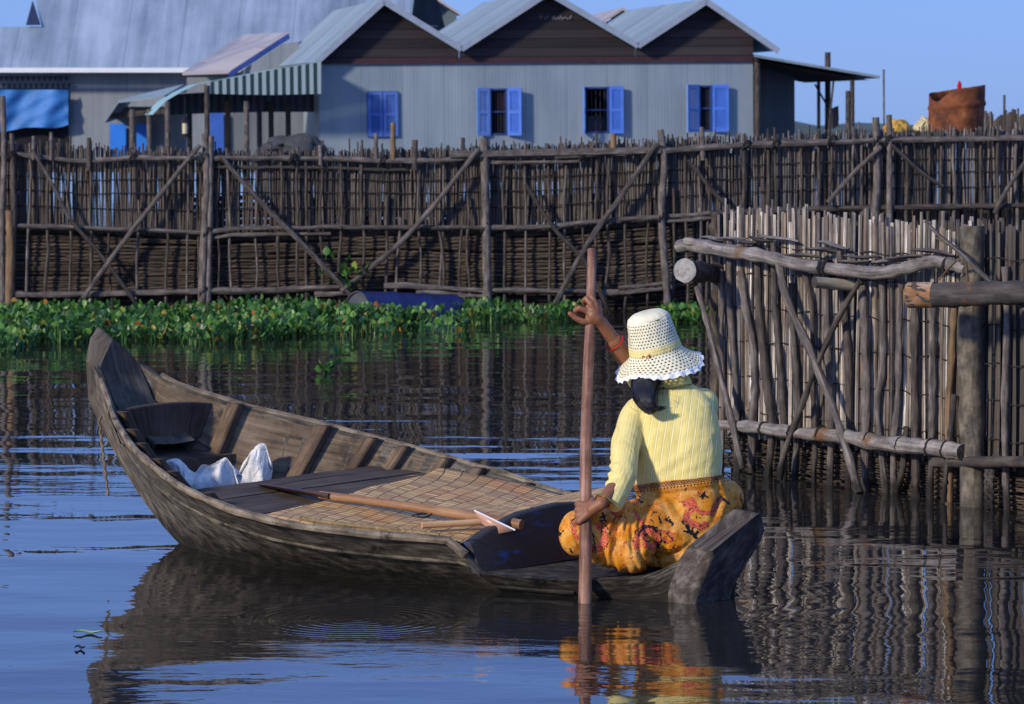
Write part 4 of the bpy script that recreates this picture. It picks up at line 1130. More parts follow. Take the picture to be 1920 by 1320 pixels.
# lower horizontal lattice
g = MB(); 
for i in range(26):
    z = -.06+.0125*i
    for seg in range(7):
        s0 = seg*.5; pts = [na(s0+.56*j/8, z+.004*math.sin(j*2.2+i*3.1)+.003*rr.random(), -.02+.008*math.sin(j*1.57+i*math.pi)) for j in range(9)]
        if rr.random() < .06: continue
        g.tube(pts, .0048, 4, jit=.3)
g.build('lattice', M['weave'], nfence, 60)
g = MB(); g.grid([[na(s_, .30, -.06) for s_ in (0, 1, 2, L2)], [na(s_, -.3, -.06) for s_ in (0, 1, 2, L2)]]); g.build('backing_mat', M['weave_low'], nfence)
# twine rows
for z in (.30, .47, .64, .80, .97, 1.10):
    g = MB(); n = 120; zz = z
    pts = [na(L2*i/n, zz+.006*math.sin(i*.8)+.012*noise.noise(Vector((i*.12, z*9, 0))) - .0*i, .013+.006*math.sin(i*2.1)) for i in range(n+1)]
    g.tube(pts, .0032, 5); g.build('tie_twine', M['twine'], nfence)
# crooked stakes: pixel paths top -> bottom with radius
ST = [([(1352, 505), (1355, 560), (1352, 640), (1356, 720), (1354, 880)], .012, 'pole'), ([(1368, 450), (1368, 560), (1378, 700), (1382, 790)], .018, 'pole'),
      ([(1388, 508), (1395, 560), (1410, 640), (1415, 720), (1410, 790)], .021, 'pole'), ([(1420, 445), (1422, 560), (1430, 650), (1440, 740), (1448, 800), (1440, 890)], .022, 'pole_dark'),
      ([(1450, 455), (1452, 560), (1460, 650), (1466, 740), (1470, 800)], .018, 'pole'), ([(1485, 530), (1487, 620), (1494, 720), (1496, 800), (1490, 890)], .019, 'pole'),
      ([(1508, 510), (1523, 580), (1522, 700), (1528, 800), (1526, 900)], .015, 'pole_dark'), ([(1548, 540), (1552, 640), (1556, 740), (1558, 830), (1556, 910)], .018, 'pole'),
      ([(1575, 470), (1580, 560), (1590, 660), (1592, 800), (1590, 920)], .019, 'pole_dark'), ([(1617, 535), (1622, 620), (1625, 720), (1622, 830), (1624, 925)], .023, 'pole'),
      ([(1654, 520), (1656, 620), (1654, 700), (1645, 752), (1650, 830), (1662, 930)], .017, 'pole'), ([(1690, 525), (1686, 620), (1684, 740), (1676, 830), (1676, 930)], .017, 'pole'),
      ([(1716, 560), (1714, 680), (1716, 800), (1718, 930)], .021, 'pole_dark'), ([(1750, 540), (1750, 660), (1748, 800), (1744, 930)], .017, 'pole'), ([(1790, 560), (1785, 660), (1778, 780), (1782, 860), (1780, 940)], .018, 'pole_tan'),
      ([(1885, 500), (1888, 600), (1884, 740), (1885, 870), (1888, 950)], .018, 'pole'), ([(1700, 800), (1692, 880), (1680, 925)], .017, 'pole_dark')]
for pts, r, mt in ST:
    g = MB(); q = through([nf(x, y, .035) for x, y in pts], 20); q.append(q[-1]+Vector((0, 0, -.25)))
    r *= .9; g.tube(q, crad(r, r*1.05, 21, .32), 10, jit=.14); g.build('stake', M[mt], nfence)
# posts
g = MB(); q = through([nf(1345, 398, -.02), nf(1340, 440, -.02), nf(1350, 520, -.02), nf(1338, 600, -.02), nf(1345, 680, -.02), nf(1340, 780, -.02), nf(1345, 880, -.02)], 26); q.append(q[-1]+Vector((0, 0, -.3)))
g.tube(q, crad(.024, .036, 27, .35), 12); o = g.build('corner_post', M['bark'], nfence)
g = MB(); q = through([nf(1822, 424, .06), nf(1822, 520, .06), nf(1818, 640, .06), nf(1822, 800, .06), nf(1824, 950, .06)], 22); q.append(q[-1]+Vector((0, 0, -.3)))
g.tube(q, crad(.054, .057, 23, .12), 16); g.build('end_post', wood('mossy_post', (.02, .018, .016), (.075, .064, .05), (.19, .165, .125), 25, 8, 14, .004, stain=((.012, .012, .014), 7, .58)), nfence)
# diagonal braces
for pts, r, mt in (([(1460, 488), (1475, 560), (1520, 660), (1560, 760), (1590, 850), (1610, 925)], .019, 'pole'), ([(1612, 528), (1570, 600), (1530, 690), (1500, 770), (1470, 850), (1462, 900)], .014, 'pole_dark'), ([(1306, 538), (1325, 600), (1350, 700), (1372, 790), (1392, 880)], .015, 'pole'),
                   ([(1770, 940), (1776, 860), (1790, 740)], .012, 'pole_dark')):
    g = MB(); q = through([nf(x, y, .10+.05*i_/len(pts)) for i_, (x, y) in enumerate(pts)], 22)
    g.tube(q, crad(r, r*1.1, 22, .3), 10, jit=.12); g.build('brace', M[mt], nfence)
# rails and logs
def logp(name, pts, r0, r1, off0, off1, mat, label=None, n=30, seg=16, j=.22, cutm=None):
    g = MB(); m = len(pts)-1
    q = through([nf(x, y, off0+(off1-off0)*i/m) for i, (x, y) in enumerate(pts)], n)
    g.tube(q, crad(r0, r1, n, j), seg, cap=False, jit=.09)
    o = g.build(name, mat, nfence)
    if label: o['label'] = label
    # cut faces, slightly dished
    for e, (i0, i1, rr_) in enumerate(((0, 1, None), (n-1, n-2, None))):
        g2 = MB()
        ring_ = [Vector(v_) for v_ in g.v[i0*seg:(i0+1)*seg]]; c = sum(ring_, Vector())/seg
        b0 = len(g2.v); g2.v.extend(ring_); g2.v.extend(c+(p-c)*.5 for p in ring_); g2.v.append(c)
        for k_ in range(seg):
            k2 = (k_+1) % seg
            g2.face((b0+k_, b0+k2, b0+seg+k2, b0+seg+k_), [(k_*.01, 0), (k_*.01+.01, 0), (k_*.01+.01, .03), (k_*.01, .03)])
            g2.face((b0+seg+k_, b0+seg+k2, b0+2*seg), [(k_*.01, .03), (k_*.01+.01, .03), (k_*.01, .05)])
        g2.build('cut_end', cutm or M['cut'], o)
    return o
logp('top_rail', [(1275, 462), (1300, 460), (1360, 470), (1430, 480), (1500, 496), (1580, 506), (1650, 512), (1710, 500), (1750, 490), (1790, 498), (1812, 505)], .036, .026, .10, .10, M['log'], n=40)
g = MB(); q = through([nf(1286, 452, .13), nf(1320, 458, .12), nf(1370, 472, .115), nf(1420, 482, .11)], 12); g.tube(q, crad(.020, .012, 12, .3), 10); g.build('rail_branch', M['log'], nfence)
logp('log_stub', [(1284, 507), (1342, 512)], .052, .047, .36, .02, M['bark'], n=8, cutm=M['cut'])
logp('lower_rail', [(1348, 796), (1420, 802), (1500, 812), (1580, 818), (1660, 832), (1740, 838), (1806, 848)], .026, .040, .09, .12, M['log'], n=34, cutm=M['pole_dark'])
logp('cross_log', [(1706, 553), (1780, 553), (1850, 550), (1925, 548), (1990, 546)], .055, .050, .46, .14, wood('burnt_log', (.014, .013, .014), (.05, .044, .04), (.11, .10, .095), 30, 6, 6, .006, stain=((.22, .10, .04), 5, .57)), n=26, j=.08, cutm=M['pole'])
g = MB(); g.tube([nf(1704, 553, .462), nf(1752, 553, .408)], [.0565, .0565], 18, cap=False); g.build('peeled_band', wood('peeled_wood', (.09, .045, .02), (.24, .12, .055), (.38, .28, .2), 30, 4, 8, .003), nfence)
logp('bamboo_stub', [(1527, 529), (1562, 532), (1600, 536)], .027, .026, .22, .02, wood('bamboo', (.06, .05, .035), (.26, .23, .17), (.42, .40, .32), 30, 3, 4, .001, rough=.4), n=8, j=.03, cutm=M['pole_dark'])
g = MB(); g.tube([nf(1752, 866, .10), nf(1930, 866, .10)], .026, 10); g.build('low_beam', M['pole_dark'], nfence)
# split sticks woven flat along the top rail
SP = [(1315, 445, 1360, 450, .012), (1378, 450, 1420, 456, .013), (1402, 444, 1450, 455, .014), (1422, 440, 1498, 454, .012), (1462, 476, 1540, 482, .012), (1516, 465, 1582, 474, .014), (1534, 453, 1592, 466, .013), (1572, 492, 1632, 490, .012), (1582, 481, 1650, 482, .010), (1625, 491, 1700, 489, .014), (1660, 484, 1736, 481, .012), (1708, 466, 1790, 478, .013), (1330, 450, 1400, 446, .010)]
for i, (x0, y0, x1, y1, w_) in enumerate(SP):
    a, b_ = nf(x0, y0, .06+.03*(i % 3)), nf(x1, y1, .02+.03*((i+1) % 3)); g = MB(); d = (b_-a).normalized(); sd = Vector((0, 0, 1)).cross(d).normalized(); rws = []
    for j in range(9):
        f = j/8; e = math.sin(math.pi*min(1, max(.08, f*.96)))**.5; c = a.lerp(b_, f)+Vector((0, 0, .004*math.sin(f*6+i)))
        ww = w_*2.0*e; hh = w_*.75*e+.001
        rws.append([c-sd*ww, c+Vector((0, 0, hh)), c+sd*ww, c-Vector((0, 0, hh))])
    g.grid(rws, closed=True); g.build('split_stick', M['pole'] if i % 3 else M['log'], nfence, 30)
# twigs tied at the end post
for pts, r in (([(1735, 415), (1765, 445), (1808, 480), (1850, 522), (1935, 590)], .011), ([(1812, 478), (1812, 500), (1814, 528)], .006), ([(1755, 446), (1790, 466), (1812, 482)], .005), ([(1760, 525), (1790, 492), (1800, 488)], .005)):
    g = MB(); g.tube(through([nf(x, y, .20) for x, y in pts], 14), crad(r*.75, r*1.1, 14, .2), 8); g.build('twig', M['pole'] if r > .008 else M['pole_tan'], nfence)
# lashings round rails
def lash(c, ax, r, turns=3, th=.0035, pitch=.008):
    g = MB(); ax = Vector(ax).normalized(); x = ax.cross(Vector((0, 0, 1))).normalized(); y = ax.cross(x); pts = []
    for i in range(turns*14+1):
        a = 2*math.pi*i/14; pts.append(Vector(c)+(x*math.cos(a)+y*math.sin(a))*r+ax*pitch*(i/14-turns/2)); 
    g.tube(pts, th, 5); return g
for (x, y, r, off) in ((1432, 803, .031, .095), (1486, 809, .032, .10), (1630, 824, .037, .11), (1690, 834, .039, .115), (1746, 839, .041, .12), (1776, 843, .042, .12), (1540, 812, .034, .105)):
    lash(nf(x, y, off), ND, r, 1 if x > 1600 else 2).build('lashing', M['twine'], nfence)
for (x, y, r, off) in ((1545, 500, .038, .10), (1552, 502, .038, .10), (1778, 498, .036, .10), (1560, 530, .033, .06)):
    lash(nf(x, y, off), ND, r, 2, .0045).build('lashing', M['twine'], nfence)
# frayed rope hanging in the water by the end post
g = MB(); 
for w_ in range(3):
    pts = [nf(1855+6*math.sin(i*.7+w_*2.1), 860+i*4.5, .08) for i in range(22)]; g.tube(pts, crad(.010, .013, 22, .4), 6)
g.build('hanging_rope', M['pole_dark'], nfence)

# ------------------------------------------------------------------ long fence at the back
FD = 30.2
def bf(x, y, off=0): return Pl(x, y, (0, FD-off, 0), (0, 1, 0))
bfence = thing('bamboo_fence', 'long dark bamboo fence of woven panels and slanting braces across the back of the pond', 'fence', (0, FD, 0))
rr = random.Random(5)
X0, X1 = bf(-60, 400).x, bf(1980, 400).x
TOP = [(-60, 268), (60, 272), (380, 285), (640, 283), (800, 280), (1000, 274), (1240, 264), (1400, 258), (1640, 250), (1700, 247), (1980, 243)]
RT = [(-60, 288), (40, 290), (150, 303), (250, 296), (385, 297), (540, 297), (640, 298), (720, 302), (850, 300), (900, 293), (1040, 292), (1240, 283), (1400, 272), (1640, 264), (1700, 262), (1980, 258)]
RM = [(-60, 425), (80, 424), (200, 429), (385, 436), (440, 428), (640, 426), (900, 427), (1030, 425), (1100, 417), (1180, 410), (1240, 407), (1330, 400), (1500, 392), (1980, 384)]
RB = [(-60, 552), (100, 553), (385, 546), (500, 545), (640, 538), (760, 535), (905, 545), (1040, 546), (1150, 548), (1240, 540), (1290, 530), (1980, 525)]
def yt(tab, x): return float(np.interp(x, [p[0] for p in tab], [p[1] for p in tab]))
def bscreen(name, x0, x1, step, off, ya, yb, jt, mat, rad, gapf=0, lean_=.02):
    g = MB(); x = x0
    while x < x1:
        if gapf and noise.noise(Vector((x*.012, off*20, 3))) > gapf: x += step*rr.uniform(1, 4); continue
        a = bf(x, ya(x)+rr.gauss(0, jt), off+rr.uniform(-.02, .02)); b_ = bf(x+rr.gauss(0, 3), yb(x), off)
        if rr.random() < .07: a.z += rr.uniform(.02, .08)
        r = rr.uniform(*rad); mdp = a.lerp(b_, .5)+Vector((rr.gauss(0, .008), 0, 0))
        g.tube([a, mdp, b_], [r*.8, r, r], 4)
        x += step*rr.uniform(.5, 1.5)
    return g.build(name, mat, bfence, 60)
bscreen('reed_screen', -60, 1350, 2.9, 0, lambda x: yt(TOP, x), lambda x: yt(RM, x)+8, 4, M['reed_back'], (.006, .011), .62)
bscreen('reed_screen', -60, 1350, 3.4, -.12, lambda x: yt(TOP, x)+10, lambda x: yt(RM, x)+8, 9, M['reed_back'], (.007, .013), .42)
lt = wood('mid_reed', (.03, .027, .028), (.10, .088, .082), (.22, .20, .19), 90, 1.5, 3, .001, island=.65)
bscreen('reed_screen', 1235, 1990, 4.6, 0, lambda x: yt(TOP, x)-3, lambda x: yt(RM, x)+8, 5, lt, (.006, .013))
bscreen('reed_screen', 1235, 1990, 6, -.08, lambda x: yt(TOP, x)+6, lambda x: yt(RB, x)+20, 9, M['reed_back'], (.008, .014))
bscreen('reed_screen', 1235, 1990, 3.6, -.16, lambda x: yt(TOP, x)+12, lambda x: yt(RB, x)+20, 9, M['reed_back'], (.008, .014))
# dark woven band of the upper half (seen between the reeds low down)
def weave(name, x0, x1, ya, yb, off, mat, n, amp=.009):
    g = MB()
    for i in range(n):
        f = (i+.5)/n; x = x0
        while x < x1:
            xl = min(x1, x+rr.uniform(180, 420)); m = max(4, int((xl-x)/14)); pts = []
            sag = rr.gauss(0, 2)
            for j in range(m+1):
                xx = x+(xl-x)*j/m; yy = ya(xx)*(1-f)+yb(xx)*f
                pts.append(bf(xx, yy+sag+1.2*noise.noise(Vector((xx*.02, i*.7, off))), off+amp*math.sin(xx/14*math.pi*.5+i*math.pi)))
            g.tube(pts, .0125, 4, jit=.2); x = xl-rr.uniform(0, 25) if xl < x1 else x1
    return g.build(name, mat, bfence, 60)
weave('woven_panel', -60, 1300, lambda x: yt(RM, x)+2, lambda x: yt(RB, x)+6, -.03, M['weave'], 30)
weave('woven_panel', 300, 1300, lambda x: 372+8*math.sin(x*.01), lambda x: yt(RM, x), -.05, M['weave'], 14)
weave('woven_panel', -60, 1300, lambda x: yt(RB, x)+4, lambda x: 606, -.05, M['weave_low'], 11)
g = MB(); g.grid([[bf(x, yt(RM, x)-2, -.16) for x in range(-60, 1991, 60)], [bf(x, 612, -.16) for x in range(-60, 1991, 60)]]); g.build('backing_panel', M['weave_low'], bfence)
# thin twine rows across the upper half
for dy in (40, 66, 96):
    g = MB(); pts = [bf(x, yt(RT, x)*(1-dy/135)+yt(RM, x)*dy/135+3*noise.noise(Vector((x*.02, dy, 0))), .03+.01*math.sin(x)) for x in range(-60, 1991, 15)]; g.tube(pts, .0055, 4); g.build('tie_twine', M['twine'], bfence)
# stakes in front
xs = [28, 55, 88, 130, 168, 205, 257, 315, 352, 372, 408, 425, 482, 525, 557, 572, 605, 640, 683, 722, 745, 782, 825, 832, 868, 878, 945, 985, 1028, 1060, 1095, 1115, 1145, 1178, 1215, 1262, 1285]
for x in xs:
    g = MB(); top = yt(TOP, x)-rr.choice([8, 4, 12, 0, 20])
    if rr.random() < .35: top = yt(RM, x)-rr.uniform(0, 60)
    lo_ = 590; a, b_ = bf(x+rr.gauss(0, 3), top, .05), bf(x+rr.gauss(0, 5), lo_, .05); r = rr.uniform(.010, .017)
    g.tube(crook(a, b_, 12, .022), crad(r*.85, r, 12, .25), 7); g.build('stake', M[rr.choice(['pole', 'pole_dark', 'pole_dark', 'pole_dark', 'pole_dark'])], bfence)
for x in (1310, 1330, 1395, 1440, 1452, 1500, 1535, 1560, 1600, 1615, 1700, 1742, 1764, 1790, 1840, 1872, 1905):
    g = MB(); a, b_ = bf(x, yt(TOP, x)-rr.uniform(0, 18), .05), bf(x+rr.gauss(0, 4), 590, .05); r = rr.uniform(.012, .022)
    g.tube(crook(a, b_, 12, .018), crad(r*.85, r, 12, .25), 7); g.build('stake', M[rr.choice(['pole', 'pole_dark', 'pole_dark'])], bfence)
# main posts
for pts, r, mt in (([(4, 180), (8, 300), (3, 440), (6, 600)], .030, 'pole'), ([(22, 250), (26, 400), (20, 600)], .026, 'pole_dark'), ([(18, 395), (20, 470), (17, 590)], .045, 'pole_tan'), ([(385, 250), (388, 340), (383, 440), (378, 600)], .038, 'pole'), ([(396, 255), (394, 400), (390, 600)], .028, 'pole'),
                   ([(908, 260), (911, 400), (913, 500), (914, 620)], .043, 'pole'), ([(1238, 243), (1246, 310), (1240, 400), (1250, 540), (1252, 600)], .036, 'pole'), ([(1642, 220), (1645, 330), (1640, 420), (1642, 600)], .040, 'pole'), ([(1667, 215), (1668, 330), (1666, 600)], .030, 'pole'), ([(737, 230), (737, 300)], .026, 'pole_tan'), ([(778, 262), (778, 320)], .03, 'pole_dark'), ([(705, 250), (705, 300)], .022, 'pole'), ([(868, 258), (868, 300)], .02, 'pole_dark'), ([(1150, 250), (1150, 290)], .03, 'pole_tan'), ([(1316, 238), (1318, 300)], .024, 'pole'), ([(600, 272), (602, 310)], .02, 'pole'), ([(63, 255), (63, 300)], .018, 'pole'), ([(96, 248), (96, 300)], .018, 'pole'), ([(167, 258), (167, 320)], .022, 'pole_dark')):
    g = MB(); q = through([bf(x, y, .09) for x, y in pts], 18); g.tube(q, crad(r*.9, r, 18, .15), 10); g.build('post', M[mt], bfence)
# rails
def rail(tab, x0, x1, r, off, mt, dy=0):
    g = MB(); n = max(6, int((x1-x0)/28)); q = [bf(x0+(x1-x0)*i/(n-1), yt(tab, x0+(x1-x0)*i/(n-1))+dy+1.6*noise.noise(Vector((i*.8, x0, dy))), off) for i in range(n)]
    r *= .9; g.tube(q, crad(r, r*.8, n, .3), 8, jit=.1); g.build('rail', M[mt], bfence)
for args in ((RT, -60, 250, .028, .07, 'pole'), (RT, 180, 395, .026, .09, 'pole'), (RT, 380, 700, .030, .07, 'pole'), (RT, 640, 870, .030, .09, 'pole'), (RT, 840, 1100, .034, .07, 'pole'), (RT, 1040, 1400, .036, .09, 'pole'), (RT, 1380, 1660, .038, .07, 'pole'), (RT, 1640, 1990, .036, .09, 'pole'),
             (RT, 380, 760, .018, .05, 'pole_dark', 17), (RT, 905, 1095, .018, .08, 'pole', 12), (RM, -60, 390, .027, .07, 'pole'), (RM, 350, 640, .024, .09, 'pole'), (RM, 400, 620, .020, .07, 'pole', 12), (RM, 600, 920, .027, .07, 'pole'), (RM, 900, 1250, .027, .08, 'pole'), (RM, 1230, 1350, .022, .07, 'pole'), (RM, 1250, 1350, .020, .07, 'pole', 9), (RM, 1330, 1990, .03, .07, 'pole_dark'),
             (RB, -60, 390, .034, .07, 'pole'), (RB, 385, 640, .034, .08, 'pole'), (RB, 590, 660, .03, .10, 'pole', 12), (RB, 720, 905, .030, .07, 'pole'), (RB, 780, 910, .024, .09, 'pole', 11), (RB, 915, 1160, .026, .08, 'pole', -1), (RB, 1130, 1260, .024, .08, 'pole', 2), (RB, 1160, 1250, .020, .08, 'pole', -8)):
    rail(*args)
# plank on the top and loose bits
g = MB(); pts = [(840, 290), (1030, 285), (1240, 277)]; a, b_ = bf(842, 289, .12), bf(1240, 281, .12); d = (b_-a); ang = math.atan2(d.z, d.x)
g.box(a.lerp(b_, .5), (d.length, .03, .055), Matrix.Rotation(-ang, 3, 'Y'), grain=0); g.build('top_plank', M['pole'], bfence)
# slanting braces
for pts, r, mt in (([(375, 272), (300, 365), (215, 475), (150, 568)], .021, 'pole'), ([(415, 293), (480, 370), (560, 450), (660, 556)], .022, 'pole'), ([(896, 280), (830, 365), (750, 455), (640, 546)], .022, 'pole'), ([(1232, 268), (1170, 360), (1100, 460), (1034, 582)], .022, 'pole'),
                   ([(985, 345), (1040, 430), (1095, 490), (1145, 590)], .018, 'pole_dark'), ([(130, 410), (190, 480), (255, 568)], .018, 'pole_dark'), ([(1652, 275), (1600, 325), (1552, 380)], .02, 'pole'), ([(1290, 300), (1330, 350), (1360, 385)], .018, 'pole_dark'), ([(1672, 272), (1730, 325), (1768, 350)], .016, 'pole_dark'), ([(1925, 300), (1885, 360), (1865, 400)], .020, 'pole'), ([(60, 280), (95, 340), (130, 410)], .015, 'pole')):
    g = MB(); q = through([bf(x, y, .15) for x, y in pts], 16); g.tube(q, crad(r, r*1.1, 16, .15), 8); g.build('brace', M[mt], bfence)
# knotted lashings where posts and rails cross
for (x, y) in ((385, 297), (390, 435), (383, 546), (910, 293), (911, 427), (1240, 283), (1243, 407), (1645, 264), (1667, 262), (20, 292), (250, 297), (550, 297), (1095, 292), (1180, 288), (1400, 272), (1455, 270), (720, 300), (1560, 262)):
    c = bf(x, y, .11); g = MB(); 
    for i in range(3):
        g.tube([c+Vector((.04*math.cos(a*.7+i)*(1 if i else .6), -.02*math.sin(a), .045*math.sin(a*.9+i*2))) for a in [q*.6 for q in range(11)]], .006, 5)
    g.build('lashing', M['twine'], bfence)

# ------------------------------------------------------------------ water hyacinth
def leaf_mat():
    m, n, b = newmat('hyacinth_leaf'); k = NT(n)
    ge = k.add('ShaderNodeNewGeometry'); r = ge.outputs['Random Per Island']
    c = k.ramp(r, [(0, (.022, .07, .018)), (.35, (.045, .14, .03)), (.62, (.085, .22, .04)), (.80, (.16, .33, .06)), (.92, (.18, .34, .08)), (.965, (.36, .34, .06)), (.985, (.50, .20, .03)), (1, (.30, .10, .03))])
    k.l(c, b.inputs['Base Color']); b.inputs['Roughness'].default_value = .38
    nz = k.noise(k.coord('Object'), 60, 3, .6); k.l(k.bump(nz, .003, .6), b.inputs['Normal'])
    tl = k.add('ShaderNodeBsdfTranslucent'); k.l(c, tl.inputs[0]); ms = k.add('ShaderNodeMixShader'); ms.inputs[0].default_value = .3
    k.l(b.outputs[0], ms.inputs[1]); k.l(tl.outputs[0], ms.inputs[2]); k.l(ms.outputs[0], n.nodes['Material Output'].inputs['Surface'])
    return m
LM = leaf_mat()
def leaf(g, base, h, lean, sz, rr):
    """a stalk with a rounded, cupped blade; one island"""
    az = rr.uniform(0, 6.283); d = Vector((math.cos(az), math.sin(az), 0)); sd = Vector((-d.y, d.x, 0))
    tip = base+d*lean+Vector((0, 0, h)); b0 = len(g.v)
    til = rr.uniform(.1, 1.1); up = (Vector((0, 0, 1))*math.cos(til)+d*math.sin(til)).normalized(); fw = up
    nrm = sd.cross(fw)
    g.v.extend([base-sd*.004, base+sd*.004, tip+sd*.004, tip-sd*.004])
    g.face((b0, b0+1, b0+2, b0+3), [(0, 0)]*4)
    W_ = [(.0, .30), (.22, .72), (.52, .86), (.80, .60), (1.0, .12)]
    L_ = sz*1.15; prev = (b0+3, b0+2); cup = rr.uniform(.1, .35)
    for f, w_ in W_:
        c = tip+fw*L_*f; i0 = len(g.v)
        g.v.extend([c-sd*sz*w_*.62+nrm*sz*cup*w_, c+nrm*0, c+sd*sz*w_*.62+nrm*sz*cup*w_])
        if f == 0: g.face((b0+3, b0+2, i0+2, i0+1, i0), [(0, 0)]*5)
        else: g.face((i0-3, i0-2, i0+1, i0), [(0, 0)]*4); g.face((i0-2, i0-1, i0+2, i0+1), [(0, 0)]*4)
def patch(poly_front, x0, x1, dens, rr, g, back, hmax=.17, skip=None):
    """fill between the front edge (pixel polyline on the water) and the fence"""
    wx0, wx1 = x0, x1
    cnt = int((wx1-wx0)*8*dens)
    for i in range(cnt):
        px = rr.uniform(x0*1.0, x1*1.0)
        y0 = yt(poly_front, px); yb_ = back
        py = y0+(yb_-y0)*rr.random()
        p = Wz(px, py, 0)
        if skip and skip[0] < px < skip[1] and py < skip[2]: continue
        m_ = noise.noise(Vector((p.x*1.3, p.y*.8, 0))); m2 = noise.noise(Vector((p.x*.9+7, p.y*.5, 4)))
        if m2 < (-.18 if px < 860 else .0) and rr.random() < .88: continue
        if (py-yb_)/(y0-yb_+1e-6) > .93 and rr.random() < .5: continue
        h = (.03+hmax*.75*rr.random())*(1+.7*m_); fr = 1
        for q in range(rr.choice([1, 2, 3])):
            leaf(g, p+Vector((rr.gauss(0, .03), rr.gauss(0, .03), 0)), max(.02, h*rr.uniform(.4, 1)), rr.uniform(0, .05), rr.uniform(.028, .055), rr)
hy = MB(); rr = random.Random(9)
FR = [(-80, 672), (0, 668), (60, 650), (200, 642), (330, 640), (400, 648), (560, 632), (640, 634), (780, 632), (860, 628), (880, 612), (960, 606), (1060, 602), (1070, 596)]
patch(FR, -80, 1070, 1.0, rr, hy, 592, .165, (655, 860, 606))
patch([(850, 612), (1070, 606)], 860, 1070, .4, rr, hy, 594, .16)
o = hy.build('water_hyacinth', LM, None, 180); tag(o, 'dense green floating water hyacinth along the foot of the bamboo fence', 'water plants', None, 'stuff')
hy = MB(); patch([(1240, 604), (1318, 606)], 1246, 1316, .75, rr, hy, 596, .10); o = hy.build('water_hyacinth', LM, None, 180); tag(o, 'small green hyacinth clump between the hat and the reed fence', 'water plants', None, 'stuff')
def sprig(x, y, n, lab, hm_=.10, sp=.05):
    g = MB(); c = Wz(x, y)
    for i in range(n): leaf(g, c+Vector((rr.gauss(0, sp), rr.gauss(0, sp*1.6), 0)), rr.uniform(.01, hm_), .03, rr.uniform(.03, .055), rr)
    o = g.build('floating_plant', LM, None, 180); tag(o, lab, 'water plant'); rebase(o, c)
sprig(608, 700, 13, 'small bright green hyacinth sprig floating alone on open water right of the bow', .06, .02)
sprig(634, 668, 6, 'tiny green sprig floating just behind the lone hyacinth sprig', .03, .012)
# vine leaves on the fence above the blue drum
g = MB()
for i in range(26):
    p = bf(rr.choice([655, 662, 670, 640, 600])+rr.gauss(0, 8), rr.choice([492, 522, 518, 540])+rr.gauss(0, 5), .16); leaf(g, p, .03, .04, rr.uniform(.04, .07), rr)
o = g.build('climbing_vine', LM, None, 180); tag(o, 'few green vine leaves climbing the bamboo fence above the blue drum', 'vine'); rebase(o, bf(655, 590, .16))
# blue drum
dr = thing('oil_drum', 'dark blue steel drum floating on its side among the hyacinth', 'drum', Wz(760, 600))
DC = bf(668, 590, 1.3); DC.z = .02; DE = bf(850, 596, .75); DE.z = -.04
ax = (DE-DC).normalized(); Ld = (DE-DC).length; n = 26; rd = []
pts = [DC+ax*Ld*i/(n-1) for i in range(n)]
for i in range(n):
    f = i/(n-1); r = .235
    for c_ in (.02, .35, .67, .98):
        r += .012*math.exp(-((f-c_)/.018)**2)
    rd.append(r)
g = MB(); g.tube(pts, rd, 32, cap=False); g.build('barrel', plain('blue_drum_paint', (.010, .018, .10), .45, .35, 9), dr, 60)
DH = plain('grimy_steel', (.07, .075, .09), .6, .4, 9)
for c, s in ((DC, 1), (DE, -1)):
    g = MB(); x = ax.cross(Vector((0, 0, 1))).normalized(); y = ax.cross(x)
    g.grid([[c+ax*s*dd+(x*math.cos(6.283*q/32)+y*math.sin(6.283*q/32))*r for q in range(32)] for r, dd in ((.235, .0), (.225, .0), (.222, .018), (.12, .022), (.0, .022))], closed=True)
    g.build('drum_head', DH, dr, 40)
# floating scraps on the open water
for (x, y, L, lab, c) in ((165, 1186, .10, 'pale green leaf blade floating on the water left of the boat', 'g'), (150, 1215, .035, 'small dark scrap floating below the green leaf blade', 'd')):
    g = MB(); p = Wz(x, y, .004); rws = [[p+Vector((-L/2+L*i/8, w_*math.sin(math.pi*i/8)+.01*math.sin(i*.6), .004*abs(w_)*60+.003*math.sin(i))) for i in range(9)] for w_ in (-.02, 0, .02)]
    g.grid(rws); o = g.build('floating_leaf' if c == 'g' else 'floating_scrap', plain('leaf_'+c, (.35, .5, .2) if c == 'g' else (.02, .02, .02), .5)); tag(o, lab, 'leaf' if c == 'g' else 'debris'); rebase(o, p)
